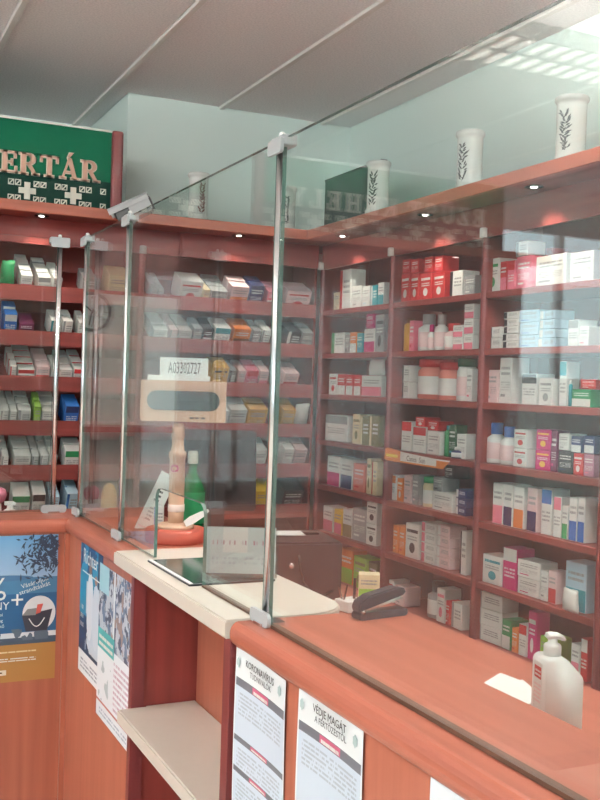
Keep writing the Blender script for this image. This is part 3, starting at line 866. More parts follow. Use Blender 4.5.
LET = {
 'E': (.78, [bar(.1, .3, 0, 1), bar(0, .72, .92, 1), bar(0, .76, 0, .08), bar(.3, .56, .46, .54), bar(.64, .72, .72, 1), bar(.68, .76, 0, .3), bar(.5, .57, .36, .64)]),
 'R': (.92, [bar(.1, .3, 0, 1), bar(0, .42, 0, .07), bar(0, .46, .93, 1), bar(.3, .46, .47, .54), dg(.46, .5, .76, 0, .2), bar(.62, .95, 0, .07)]+ring(.44, .735, .32, .265, -90, 90, .19, .07)),
 'T': (.84, [bar(.32, .52, 0, 1), bar(0, .84, .92, 1), bar(0, .07, .7, 1), bar(.77, .84, .7, 1), bar(.2, .64, 0, .07)]),
 'Á': (.94, A_+ACUTE),
 'Z': (.76, [bar(.04, .74, .92, 1), bar(0, .76, 0, .08), bar(.04, .11, .7, 1), bar(.69, .76, 0, .3), dg(.14, .04, .62, .96, .22)]),
 'Y': (.9, [dg(.44, .42, .16, 1, .2), dg(.46, .42, .74, 1, .1), bar(.34, .54, 0, .45), bar(0, .34, .93, 1), bar(.58, .9, .93, 1), bar(.22, .66, 0, .07)]),
 'G': (.92, ring(.46, .5, .46, .52, 35, 325, .2, .07, 16)+[bar(.5, .92, .4, .47), bar(.66, .84, .06, .44), bar(.76, .84, .66, .96)]),
 'Ó': (.96, ring(.47, .5, .47, .52, 0, 360, .2, .07, 20)+ACUTE),
 'S': (.72, ring(.35, .745, .33, .27, 20, 270, .16, .07)+ring(.35, .27, .33, .29, 90, -160, .16, .07)+[bar(.58, .66, .7, .98), bar(.04, .12, .02, .3)]),
 'Ü': (.92, [bar(.12, .32, .3, 1), bar(.66, .76, .3, 1), bar(0, .42, .93, 1), bar(.54, .9, .93, 1), bar(.22, .36, 1.1, 1.24), bar(.52, .66, 1.1, 1.24)]+ring(.44, .33, .32, .35, 180, 360, .17, .08)),
 'K': (.94, [bar(.1, .3, 0, 1), bar(0, .42, 0, .07), bar(0, .42, .93, 1), dg(.32, .42, .72, 1, .1), dg(.42, .56, .78, 0, .2), bar(.54, .88, .93, 1), bar(.62, .97, 0, .07)]),
 'H': (.98, [bar(.1, .3, 0, 1), bar(.66, .86, 0, 1), bar(.3, .66, .46, .54), bar(0, .4, 0, .07), bar(0, .4, .93, 1), bar(.56, .96, 0, .07), bar(.56, .96, .93, 1)]),
 'L': (.76, [bar(.1, .3, 0, 1), bar(0, .42, .93, 1), bar(0, .74, 0, .08), bar(.66, .74, 0, .32)]),
}
def letter_mesh(ch, h, grow, y0, y1):
    bm = bmesh.new()
    for q in LET[ch][1]:
        cx = sum(p[0] for p in q)/4; cz = sum(p[1] for p in q)/4
        pts = [(p[0]*h+(grow if p[0] > cx else -grow), p[1]*h+(grow if p[1] > cz else -grow)) for p in q]
        prism(bm, pts, 1, y0, y1)
    fixn(bm); return bm
def cross_mesh(s):
    bm = bmesh.new(); a, b = s*.17, s*.5
    prism(bm, [(-a, -b), (a, -b), (a, -a), (b, -a), (b, a), (a, a), (a, b), (-a, b), (-a, a), (-b, a), (-b, -a), (-a, -a)], 1, -.004, 0); fixn(bm); return bm
def leaf_mesh(s):
    bm = bmesh.new(); t = s*.14
    for q in (bar(-s/2, s/2, s/2-t, s/2), bar(-s/2, s/2, -s/2, -s/2+t), bar(-s/2, -s/2+t, -s/2, s/2), bar(s/2-t, s/2, -s/2, s/2), dg(-s*.3, -s*.35, s*.3, s*.35, t*2)):
        prism(bm, q, 1, -.003, 0)
    fixn(bm); return bm
def sign(x0, x1, words, xend, crosses, label, gap=.008, space=.06, extra=(), lm='letter'):
    YS0 = 4.53
    t = thing('shop_sign', label, 'sign', ((x0+x1)/2, YS0, 2.3205)); ox = (x0+x1)/2
    box('board', x0-ox, x1-ox, .004, .03, .122, .35, M['signgreen'], t)
    box('lower_band', x0-ox, x1-ox, .002, .03, 0, .122, M['signdark'], t)
    box('top_trim', x0-ox, x1-ox, -.002, .034, .35, .358, M['strip'], t)
    box('end_trim', x1-ox, x1-ox+.055, -.006, .04, 0, .362, M['edge'], t, .012, 3)
    H = .092; x = xend
    for ch in reversed(words):
        if ch == ' ': x -= space; continue
        w = LET[ch][0]*H; x -= w
        l = obj('letter', letter_mesh(ch, H, 0, -.006, .004), M[lm], t); l.location = (x-ox, 0, .116)
        e = obj('letter_outline', letter_mesh(ch, H, .0035, -.002, .004), M['outline'], l)
        x -= gap
    c0 = l0 = None
    for cx in list(crosses)+list(extra):
        if cx in extra: pass
        elif c0 is None: c0 = c = obj('cross', cross_mesh(.075), M['silverleaf'], t)
        else: c = c0.copy(); COL.objects.link(c); c.parent = t
        if cx not in extra: c.location = (cx-ox, .002, .044)
        for dx in ((-.07, -.04, .04, .07) if cx not in extra else (0,)):
            for dz in (-.035, .033):
                if l0 is None: l0 = l = obj('leaf_square', leaf_mesh(.026), M['silverleaf'], t)
                else: l = l0.copy(); COL.objects.link(l); l.parent = t
                l.location = (cx+dx-ox, .002, .044+dz)
sign(-.12, 1.162, 'GYÓGYSZERTÁR', 1.108, [.992-.203*i for i in range(6)], 'green sign board with tan letters ERTÁR and silver crosses', extra=(1.128,))
sign(-1.86, -.42, 'EZÜST KEHELY', -.56, [-.5-.2*i for i in range(7)], 'green sign board with silver crosses, seen mirrored in the glass', .028, .045, (), 'letter_silver')

# dark board in the corner on top of the right shelves
t = thing('display_board', 'dark green-black board on the cornice by the corner jar', 'board', (2.315, 4.33, 2.3205))
box('panel', -.012, .012, -.29, .29, -.0+.008, .272, plain('board_dark', (24,44,42), .4), t)
box('top_trim', -.016, .016, -.29, .29, .272, .28, M['dark'], t)
for s in (-1, 1): box('foot', -.05, .05, s*.2-.01, s*.2+.01, 0, .008, M['dark'], t)

# apothecary jars
def apothecary(x, y, h, r, deco, label, rz):
    t = thing('apothecary_jar', label, 'jar', (x, y, 2.3205), rz, 'white apothecary jars on the cornice')
    bm = bmesh.new()
    lathe(bm, [(r*.86, 0), (r*1.02, .006), (r*1.02, .018), (r*.9, .03), (r*.88, h*.5), (r*.9, h*.86), (r*.88, h*.89), (r*.96, h*.92), (r*1.02, h*.94), (r*1.02, h*.985), (r*.96, h), (r*.8, h), (r*.8, h*.9)], 28)
    obj('body', bm, plain('glazed_white', (222,226,222), .25, vary=.02), t, True)
    # painted ornament: small leaves and curls following the wall
    bm = bmesh.new(); rnd = random.Random(label)
    R = r*.9+.0008
    n = 17
    for i in range(n):
        z = h*(.2+.56*i/(n-1))
        for s in (-1, 1):
            a = -PI/2+s*rnd.uniform(.05, .3)+rnd.uniform(-.1, .1); L = rnd.uniform(.008, .016); w = .0035
            tilt = s*rnd.uniform(.3, 1.2)
            q = []
            for du, dv in ((-L, 0), (0, w), (L, 0), (0, -w)):
                uu = du*math.cos(tilt)-dv*math.sin(tilt); vv = du*math.sin(tilt)+dv*math.cos(tilt)
                q.append(bm.verts.new((R*math.cos(a+uu/R), R*math.sin(a+uu/R), z+vv)))
            bm.faces.new(q)
    obj('painted_ornament', bm, plain('ornament_'+deco, {'red': (120,50,48), 'dark': (40,48,52), 'grey': (70,80,84)}[deco], .4), t)
apothecary(1.62, 4.63, .235, .052, 'red', 'white apothecary jar with red ornament beside the green sign', .1)
apothecary(2.12, 4.70, .235, .055, 'dark', 'white apothecary jar in the corner where the cornices meet', -.4)
apothecary(2.235, 3.95, .24, .055, 'dark', 'white apothecary jar in front of the dark board', -1.05)
apothecary(2.26, 3.275, .235, .056, 'dark', 'white apothecary jar over the post right of the orange banner', -1.2)
apothecary(2.26, 2.685, .225, .056, 'grey', 'nearest white apothecary jar, highest in the picture at right', -1.15)

# security camera under the end of the sign
t = thing('security_camera', 'grey hooded security camera below the end of the green sign', 'camera', (1.245, 4.519, 2.29))
box('wall_plate', -.03, .03, -.012, 0, -.03, .03, M['clamp'], t, .003)
bm = bmesh.new(); tube(bm, [(0, -.012, 0), (0, -.07, -.005), (-.01, -.1, .012)], .009, 8); obj('bracket', bm, M['clamp'], t, True)
hd = bpy.data.objects.new('housing_tmp', None)
Rm = Matrix.Rotation(math.radians(26), 4, 'Y') @ Matrix.Rotation(math.radians(0), 4, 'Z')
Rm = Matrix.Translation((-.01, -.12, .03)) @ Matrix.Rotation(math.radians(-24), 4, 'Z') @ Matrix.Rotation(math.radians(-26), 4, 'Y')
bm = bmesh.new(); bx(bm, -.085, .085, -.034, .034, -.046, .018); bmesh.ops.bevel(bm, geom=bm.edges[:], offset=.006, segments=2, affect='EDGES'); bmesh.ops.transform(bm, matrix=Rm, verts=bm.verts[:]); obj('body', bm, M['dark'], t)
bm = bmesh.new(); bx(bm, -.02, .078, -.042, .042, -.052, .026); bmesh.ops.bevel(bm, geom=bm.edges[:], offset=.006, segments=2, affect='EDGES'); bmesh.ops.transform(bm, matrix=Rm, verts=bm.verts[:]); obj('rear_housing', bm, M['clamp'], t)
bm = bmesh.new(); prism(bm, [(-.046, .0), (-.046, .02), (-.036, .031), (.036, .031), (.046, .02), (.046, .0), (.042, .0), (.042, .019), (.034, .027), (-.034, .027), (-.042, .019), (-.042, .0)], 0, -.11, .08); fixn(bm); bmesh.ops.transform(bm, matrix=Rm, verts=bm.verts[:]); obj('sun_hood', bm, M['clamp'], t)
bm = bmesh.new(); lathe(bm, [(.017, 0), (.017, .006), (.012, .008)], 16); bmesh.ops.transform(bm, matrix=Rm @ Matrix.Translation((-.085, 0, -.006)) @ Matrix.Rotation(-PI/2, 4, 'Y'), verts=bm.verts[:]); obj('lens', bm, M['black'], t, True)

# ================================================================== things on the counter and desk
def at(o, loc, rz=0): o.location = loc; o.rotation_euler = (0, 0, rz); return o
# customer display on its pole
t = thing('customer_display', 'beige customer display on a pole with dark window', 'display', (.893, 2.66, HC), math.radians(-20))
bm = bmesh.new(); lathe(bm, [(.082, .0005), (.084, .004), (.084, .034), (.08, .038)], 32); obj('turntable', bm, M['terracotta'], t, True)
bm = bmesh.new(); lathe(bm, [(.052, .038), (.052, .046), (.044, .05), (.026, .053)], 28); obj('base', bm, M['beigeplastic'], t, True)
bm = bmesh.new(); lathe(bm, [(.022, .05), (.022, .08), (.0225, .085), (.0225, .1), (.022, .105), (.0215, .232), (.0245, .234), (.0245, .25), (.019, .252), (.0165, .27), (.0165, .288), (.0185, .29), (.017, .318), (.011, .33)], 24); obj('pole', bm, M['beigeplastic'], t, True)
bm = bmesh.new(); lathe(bm, [(.0228, .084), (.0232, .086), (.0232, .102), (.0228, .104)], 24); obj('pole_band', bm, plain('pale_band', (236,214,204), .4), t, True)
bm = bmesh.new(); n = 16
ang = -PI/2-.35
vs = [bm.verts.new((.0222*math.cos(ang+.013*math.cos(2*PI*i/n)/.0222), .0222*math.sin(ang+.013*math.cos(2*PI*i/n)/.0222), .205+.011*math.sin(2*PI*i/n))) for i in range(n)]
vs2 = [bm.verts.new((.0222*math.cos(ang+.008*math.cos(2*PI*i/n)/.0222), .0222*math.sin(ang+.008*math.cos(2*PI*i/n)/.0222), .205+.006*math.sin(2*PI*i/n))) for i in range(n)]
for i in range(n): bm.faces.new((vs[i], vs[(i+1) % n], vs2[(i+1) % n], vs2[i]))
obj('logo_ring', bm, plain('logo_pink', (196,70,120), .4), t)
bm = bmesh.new(); prism(bm, rrect(-.106, .13, .335, .443, .008), 1, -.02, .035); fixn(bm); hb = obj('head', bm, M['beigeplastic'], t)
bm = bmesh.new(); prism(bm, rrect(-.106, .13, .434, .448, .004), 1, -.026, .038); fixn(bm); obj('head_rim', bm, M['beigeplastic'], t)
bm = bmesh.new(); prism(bm, rrect(-.088, .112, .366, .42, .026, 8), 1, -.024, -.0202); fixn(bm)
k = NT('smoked_window', .08, .6); k.col(pc((58,66,66))); obj('display_window', bm, k.mat, t)
text_obj('lettering', 'AHS  pos-tron', .012, M['dark'], t, (.052, -.0205, .341), (PI/2, 0, 0)) if 0 else None
bm = bmesh.new()
for i, w in enumerate((.012, .009, .011)): bx(bm, .03+i*.016, .03+i*.016+w, -.0208, -.02, .343, .3485)
obj('nameplate_print', bm, M['dark'], t)
cd = thing('number_card', 'white card printed A03302727 on top of the display', 'card', (.904, 2.656, HC+.4485), math.radians(-20))
box('card', -.068, .066, -.001, .001, .0005, .064, M['paper'], cd); box('card_foot', -.1, .072, -.012, .004, 0, .014, M['paper'], cd)
text_obj('lettering', 'A03302727', .046, M['dark'], cd, (0, -.0012, .02), (PI/2, 0, 0), .0002, 'CENTER', .42)
# golden ornament behind the card
t = thing('gold_ornament', 'small gold openwork ornament on the display beside the number card', 'ornament', (.992, 2.624, HC+.4485), math.radians(-20))
bm = bmesh.new(); lathe(bm, [(.014, 0), (.014, .004), (.004, .008)], 12); obj('foot', bm, plain('gilt', (178,136,60), .35, .6), t, True)
for i in range(3):
    bm = bmesh.new(); tube(bm, [(.018*math.cos(a), .004*math.sin(a*2), .03+.005*i+.02*math.sin(a)) for a in [2*PI*q/12+i for q in range(13)]], .0022, 6); obj('loop', bm, plain('gilt', (178,136,60), .35, .6), t, True)

# leaning price card
pm = printed('price_card', 'white', [('lines', .3, .62, .2, .44, 'grey', 4, .4), ('lines', .3, .62, .52, .74, 'black', 3, .42), ('rect', .1, .9, .06, .09, 'palepink')])
o = sheet('price_card', .052, .19, pm, None, .0012); tag(o, 'narrow white price card leaning beside the display pole', 'card')
o.location = (.85, 2.92, HC+.0015); o.rotation_euler = (math.radians(-4), math.radians(24), math.radians(-20))
# green bottle
t = thing('green_bottle', 'green glass bottle with pale foil neck behind the display pole', 'bottle', (.988, 2.80, HC))
k = NT('green_bottle_glass', .08, .6); k.col(pc((14,118,62))); k.b.inputs['Transmission Weight'].default_value = .25
bm = bmesh.new(); lathe(bm, [(.036, .0005), (.038, .004), (.038, .13), (.03, .152), (.014, .178), (.0125, .22), (.0145, .222), (.0145, .232)], 24); obj('body', bm, k.mat, t, True)
bm = bmesh.new(); lathe(bm, [(.0385, .03), (.0387, .032), (.0387, .12), (.0385, .122)], 24); obj('paper_label', bm, plain('bottle_label', (20,132,78), .5), t, True)
bm = bmesh.new(); lathe(bm, [(.0148, .205), (.0155, .207), (.0155, .235), (.012, .242)], 20); obj('foil_cap', bm, plain('foil', (206,210,196), .35, .3), t, True)
# small blue and white carton and white spatula by the pole
o = carton('small_carton', .03, .025, .075, 'white', 'blue', 4); tag(o, 'small white and blue carton left of the display pole foot', 'carton'); at(o, (.90, 2.84, HC+.0005), math.radians(-20))
bm = bmesh.new(); prism(bm, [(-.008, 0), (.008, 0), (.011, .02), (.009, .055), (.004, .075), (-.003, .075), (-.008, .05), (-.011, .02)], 1, -.003, .003); fixn(bm)
bmesh.ops.transform(bm, matrix=Matrix.Rotation(math.radians(58), 4, 'Y'), verts=bm.verts[:])
o = obj('white_spoon', bm, M['white']); tag(o, 'white plastic dosing spoon propped at the display foot', 'spoon'); at(o, (.905, 2.615, HC+.054), math.radians(-20))

# dark glossy mat and a built poster reflection on the beige slab
k = NT('dark_green_mat', .12, .5); k.col(pc((52,72,68)))
def flat(name, pts, z0, z1, mat):
    bm = bmesh.new(); prism(bm, pts, 2, z0, z1); fixn(bm); return obj(name, bm, mat)
t = thing('counter_mat', 'dark green coin mat with pale border under the glass opening', 'mat', (0, 0, HC+.0022))
flat('pad', [(.725, 2.055), (.93, 2.055), (.93, 2.365), (.725, 2.365)], 0, .004, M['dark']).parent = t
flat('sheet', [(.738, 2.065), (.925, 2.065), (.925, 2.36), (.738, 2.36)], .004, .005, k.mat).parent = t
flat('border_strip', [(.727, 2.058), (.735, 2.058), (.735, 2.362), (.727, 2.362)], .004, .0055, M['paper']).parent = t
t = thing('poster_reflection', 'upright grey sheet standing in for the poster reflection right of the opening', 'reflection', (.785, 2.125, HC+.0085), math.radians(-24))  # mirror image of posters in the glass, built as a printed sheet
lm = printed('reflection_print', (186,192,196), [('rect', .25, .6, .45, 1, (214,206,206)), ('lines', .1, .9, .62, .8, 'mauve', 1, .55), ('lines', .1, .9, .2, .4, (160,168,176), 2, .5)])
o = sheet('reflection', .16, .105, lm, t, .0006); o.location = (0, 0, .008)
box('reflection_front', -.004, .164, -.006, -.004, .002, .115, M['glass'], t); box('reflection_foot', -.004, .164, -.006, .05, 0, .002, M['glass'], t)

# computer monitor, seen from behind
t = thing('computer_monitor', 'dark computer monitor on the staff desk turned away from the customers', 'monitor', (1.15, 3.03, .94), math.radians(-16))
bm = bmesh.new(); bx(bm, -.135, .135, -.012, .02, .19, .455); bmesh.ops.bevel(bm, geom=bm.edges[:], offset=.006, segments=2, affect='EDGES')
bmesh.ops.transform(bm, matrix=Matrix.Rotation(math.radians(-9), 4, 'X'), verts=bm.verts[:]); obj('screen_shell', bm, plain('monitor_black', (36,27,29), .45), t)
bm = bmesh.new(); bx(bm, -.07, .07, -.04, -.012, .24, .4); bmesh.ops.bevel(bm, geom=bm.edges[:], offset=.014, segments=2, affect='EDGES')
bmesh.ops.transform(bm, matrix=Matrix.Rotation(math.radians(-9), 4, 'X'), verts=bm.verts[:]); obj('rear_housing', bm, plain('monitor_black', (36,27,29), .45), t)
bm = bmesh.new(); bx(bm, -.03, .03, 0, .03, .015, .28); obj('stand', bm, M['dark'], t)
bm = bmesh.new(); lathe(bm, [(.1, .0005), (.1, .01), (.08, .016)], 28); obj('foot', bm, M['dark'], t, True)

# dark printer with cable
t = thing('receipt_printer', 'dark brown-black printer on the desk behind the tall post', 'printer', (1.235, 2.66, .94), math.radians(-10))
bm = bmesh.new(); prism(bm, [(-.14, .0005), (.14, .0005), (.14, .12), (.1, .165), (-.14, .165)], 0, -.13, .13); fixn(bm)
bmesh.ops.bevel(bm, geom=bm.edges[:], offset=.006, segments=2, affect='EDGES'); obj('body', bm, plain('printer_brown', (56,34,36), .4), t)
box('paper_slot', -.1, .1, .0, .02, .165, .17, M['black'], t); 
bm = bmesh.new(); lathe(bm, [(.008, 0), (.008, .004), (.005, .005)], 12); bmesh.ops.transform(bm, matrix=Matrix.Translation((-.02, -.14, .1)) @ Matrix.Rotation(PI/2, 4, 'X'), verts=bm.verts[:]); obj('lock', bm, M['chrome'], t, True)
bm = bmesh.new(); tube(bm, [(-.0, -.145, .13), (.002, -.152, .1), (.012, -.156, .06), (.035, -.158, .03), (.07, -.157, .018), (.1, -.15, .03)], .004, 8); obj('cable', bm, M['black'], t, True)
o = sheet('paper_slip', .12, .09, M['paper'], None, .0004); o.rotation_euler = (-PI/2, 0, math.radians(-14)); o.location = (1.15, 2.62, .94+.1725)
tag(o, 'white paper slip lying on top of the dark printer', 'paper')

# stapler
t = thing('stapler', 'dark grey stapler with raised arm on the staff desk', 'stapler', (1.34, 2.285, .94), math.radians(8))
sm = plain('stapler_grey', (52,57,68), .4)
bm = bmesh.new(); prism(bm, rrect(-.078, .08, .0005, .02, .008, 4), 1, -.019, .019); fixn(bm); obj('base', bm, sm, t)
Rm = Matrix.Translation((-.07, 0, .024)) @ Matrix.Rotation(math.radians(-12), 4, 'Y')
bm = bmesh.new(); prism(bm, [(-.008, 0), (.14, .002), (.15, .008), (.146, .02), (.12, .03), (.03, .034), (.0, .026), (-.01, .012)], 1, -.018, .018); fixn(bm)
bmesh.ops.bevel(bm, geom=[e for e in bm.edges if abs(e.verts[0].co.y-e.verts[1].co.y) < 1e-6], offset=.004, segments=2, affect='EDGES')
bmesh.ops.transform(bm, matrix=Rm, verts=bm.verts[:]); obj('arm', bm, sm, t)
bm = bmesh.new(); bx(bm, .0, .135, -.008, .008, -.008, 0); bmesh.ops.transform(bm, matrix=Rm, verts=bm.verts[:]); obj('magazine', bm, M['chrome'], t)
bm = bmesh.new(); tube(bm, [(-.066, -.021, .022), (-.066, .021, .022)], .005, 10); obj('hinge_pin', bm, M['chrome'], t, True)
# white box with pens, yellow-green carton beside stapler
t = thing('clip_tray', 'small white paper tray with scissors left of the stapler', 'tray', (1.30, 2.378, .94), .2)
box('tray', -.03, .035, -.03, .03, .0005, .03, M['white'], t, .002)
bm = bmesh.new(); tube(bm, [(-.02, 0, .03), (-.012, 0, .07)], .003, 6); tube(bm, [(-.02, .01, .03), (-.03, .012, .066)], .003, 6); obj('scissors', bm, M['chrome'], t)
bm = bmesh.new(); tube(bm, [(.015, 0, .03), (.02, .004, .085)], .004, 8); obj('pen', bm, M['dark'], t)
o = carton('small_carton', .06, .05, .075, 'cream', 'lime', 1); tag(o, 'cream and light green carton standing behind the white clip tray', 'carton'); at(o, (1.405, 2.46, .9405), -.5)

# sanitizer bottle
t = thing('sanitizer_bottle', 'white pump bottle of hand sanitizer on the staff desk', 'bottle', (1.182, 1.388, .94), math.radians(-14))
bm = bmesh.new(); prism(bm, [(-.035, .0005), (.036, .0005), (.037, .004), (.037, .108), (.033, .115), (.006, .143), (.0, .146), (-.03, .146), (-.037, .139), (-.037, .004)], 1, -.026, .026); fixn(bm)
bmesh.ops.bevel(bm, geom=[e for e in bm.edges], offset=.007, segments=3, affect='EDGES', clamp_overlap=True); obj('body', bm, M['white'], t, True)
bm = bmesh.new(); lathe(bm, [(.0155, .143), (.0155, .163), (.013, .166), (.0085, .167), (.0085, .176)], 20, (-.012, 0, 0)); obj('collar', bm, M['white'], t, True)
bm = bmesh.new(); prism(bm, [(-.025, .175), (-.002, .175), (.006, .17), (.012, .171), (.011, .176), (.002, .184), (-.02, .187), (-.026, .183)], 1, -.009, .009); fixn(bm); bmesh.ops.bevel(bm, geom=bm.edges[:], offset=.003, segments=2, affect='EDGES'); obj('pump_head', bm, M['white'], t, True)
lab = printed('sanitizer_label', 'white', [('rect', .1, .9, .72, .93, 'red'), ('lines', .15, .85, .76, .9, 'white', 2, .45), ('lines', .1, .9, .3, .66, 'palepink', 5, .4)])
o = sheet('paper_label', .034, .1, lab, t, .0004); o.rotation_euler = (0, 0, -PI/2); o.location = (-.0376, .017, .034)
# paper on the desk
bm = bmesh.new(); prism(bm, [(1.20, 1.665), (1.329, 1.745), (1.335, 1.685), (1.345, 1.69), (1.30, 1.56), (1.20, 1.54)], 2, .9405, .9415); fixn(bm)
o = obj('paper_sheet', bm, M['paper']); tag(o, 'white paper sheet on the desk beside the pump bottle', 'paper')

# orange shelf banner
bm_t = thing('shelf_banner', 'orange and white shelf banner hanging on the middle shelf edge', 'banner', (2.3375, 3.70, 1.214))
k = printed('banner_print', 'white', [('rect', 0, .26, 0, 1, 'orange'), ('rect', .8, 1, 0, .55, 'orange'), ('rect', .26, .8, 0, .12, 'orange'), ('lines', .03, .22, .3, .75, 'yellow', 1, .3)])
bm = bmesh.new(); uv = bm.loops.layers.uv.new('UVMap')
out = [(.265, 0), (-.2, 0), (-.27, .03), (-.2, .026), (.1, .034), (.235, .044), (.25, .04)]
out = [(.27, .004), (.24, .0), (-.21, .0), (-.265, .03), (-.12, .03), (.1, .036), (.24, .046), (.262, .04)]
prism(bm, [(-a, b*1.3) for a, b in out], 1, 0, .0016); fixn(bm)
for f in bm.faces:
    for lp in f.loops: lp[uv].uv = (lp.vert.co.x/.54+.5, lp.vert.co.z/.06)
o = obj('banner', bm, k, bm_t); o.rotation_euler = (0, 0, -PI/2); o.location = (-.012, 0, 0)
text_obj('lettering', 'Canes  Sun', .034, plain('banner_grey', (110,104,104), .5), bm_t, (-.0125, .0, .012), (PI/2, 0, -PI/2), .0002)

# things on the wing desk
t = thing('ochre_bell', 'ochre rounded bell-shaped jar on the wing desk', 'jar', (.955, 3.62, .94))
bm = bmesh.new(); lathe(bm, [(.028, .0005), (.03, .004), (.029, .15), (.027, .19), (.02, .212), (.008, .222)], 22); obj('body', bm, plain('ochre', (196,148,84), .4), t, True)
bm = bmesh.new(); lathe(bm, [(.0305, .02), (.031, .022), (.031, .05), (.0305, .052)], 22); obj('band', bm, plain('pale_band', (236,214,204), .4), t, True)
t = thing('white_pump', 'low white pump dispenser on the wing desk at left edge', 'dispenser', (.60, 3.62, .94))
bm = bmesh.new(); lathe(bm, [(.025, .0005), (.026, .004), (.026, .12), (.02, .132), (.01, .138), (.01, .15)], 20); obj('body', bm, M['white'], t, True)
bm = bmesh.new(); prism(bm, [(-.018, .15), (.018, .15), (.02, .158), (.012, .163), (-.018, .163)], 1, -.008, .008); fixn(bm); obj('pump_head', bm, M['white'], t)
t = thing('pink_figurine', 'small pink and white figurine at the far left behind the glass', 'figurine', (.58, 3.75, .94))
bm = bmesh.new(); lathe(bm, [(.026, .0005), (.024, .05), (.013, .1), (.011, .14)], 18); obj('robe', bm, M['white'], t, True)
bm = bmesh.new(); lathe(bm, [(.008, .14), (.024, .15), (.03, .17), (.026, .19), (.01, .2)], 18); obj('pink_cap', bm, plain('pompom_pink', (220,130,150), .7), t, True)

# ================================================================== posters
def poster_grp(name, w, h, mat, label, loc, rz, curl=.0):
    t = thing(name, label, 'poster', loc, rz)
    sheet('sheet', w, h, mat, t, .0006, curl)
    return t
RX = -PI/2
FX = .7115
# two covid notices and a third one on the near panel
def notice(y_left, y_right, zt, w, h, title, sub, label, rows, third=False):
    m = printed('notice_'+title[:4], (236,240,242), [('rect', .02, .98, 0, .80, (206,218,232))]+
        [('lines', .08, .92, v-.15, v-.02, (178,188,200), 6, .44) for v, hh in rows]+
        [q for v, hh in rows for q in (('rect', .02, .98, v, v+hh, (112,116,126)), ('rect', .34, .66, v+.004, v+hh-.004, (206,96,130)), ('lines', .36, .64, v+.006, v+hh-.006, 'white', 1, .4))])
    t = poster_grp('notice_sheet', w, h, m, label, (FX, y_left, zt-h), RX, .004)
    text_obj('title_lettering', title, .0135*w/.21*1.25, M['dark'], t, (w*.52, -.006, h*.935), (PI/2, 0, 0), .0001)
    text_obj('title_lettering', sub, .0115*w/.21*1.2, plain('ink_grey', (90,92,98), .6), t, (w*.54, -.006, h*.893), (PI/2, 0, 0), .0001)
    for cx in (.08, .9):
        bm = bmesh.new()
        pts = [(w*cx+.006*math.cos(a)*(1+.25*(i % 2)), h*.93+.008*math.sin(a)*(1+.25*(i % 2))) for i, a in enumerate([2*PI*q/12 for q in range(12)])]
        prism(bm, pts, 1, -.0058, -.0054); fixn(bm); obj('virus_emblem', bm, plain('emblem_teal', (186,206,206), .6), t)
notice(1.732, 1.503, 1.053, .225, .34, 'KORONAVÍRUS', 'TUDNIVALÓK', 'white coronavirus notice sheet on the counter nearest the niche', [(.80, .045), (.50, .03), (.33, .03)])
notice(1.458, 1.238, 1.058, .218, .34, 'VÉDJE MAGÁT', 'A FERTŐZÉSTŐL', 'white notice sheet headed VÉDJE MAGÁT, middle one on the counter', [(.80, .045), (.36, .03)])
m = printed('plain_notice', (232,238,244), [('lines', .1, .9, .1, .7, (200,210,222), 8, .45)])
poster_grp('notice_sheet', .2, .3, m, 'pale blue-white notice sheet at the bottom edge of the picture', (FX, 1.067, .768), RX, .003)
# advertising posters on the corner panel
ma = printed('poster_white_coats', (24,58,96), [('rect', 0, .8, .45, 1, (40,140,180)), ('rect', 0, 1, 0, .17, (230,234,238)), ('blot', 0, 1, .78, 1, (30,74,120), 3, .5),
    ('blot', .3, 1, .2, .72, (196,208,222), 4, .44), ('circ', .48, .55, .14, .26, (214,220,230)), ('circ', .75, .5, .16, .24, (206,214,226)), ('circ', .47, .82, .06, .035, (150,110,96)), ('circ', .73, .77, .06, .035, (168,124,108)),
    ('rect', .1, .9, .772, .782, 'white'), ('lines', .1, .9, .04, .13, (150,156,170), 3, .45), ('lines', .05, .2, .35, .55, 'white', 3, .5)])
t = poster_grp('advert_poster', .26, .39, ma, 'blue advertising poster of people in white coats, left on the corner panel', (FX, 2.998, .669), RX)
text_obj('title_lettering', 'Richter', .062, M['white'], t, (.12, -.001, .33), (PI/2, 0, 0), .0001, 'CENTER', .95)
mb = printed('poster_crowd', (96,120,150), [('blot', 0, 1, .5, 1, (190,196,206), 9, .47), ('blot', 0, 1, .5, 1, (58,70,96), 11, .56), ('blot', .4, 1, .5, 1, (150,128,124), 8, .58), ('rect', 0, .3, .82, 1, (160,206,218)), ('rect', .45, .49, .5, 1, (220,226,230)),
    ('rect', 0, 1, 0, .5, (228,234,240)), ('rect', .0, .5, .45, .58, (70,176,178)), ('lines', .04, .46, .47, .56, 'white', 2, .4), ('lines', .5, .95, .14, .46, (196,170,186), 9, .42), ('blot', .05, .45, .12, .38, (176,190,196), 7, .55), ('rect', 0, 1, .10, .115, (190,110,110)), ('lines', .1, .9, .03, .08, (170,180,196), 2, .45)])
t = poster_grp('advert_poster', .345, .425, mb, 'white and grey crowd-photo poster beside the niche', (FX, 2.765, .607), RX)
t.location.x = FX-.0012
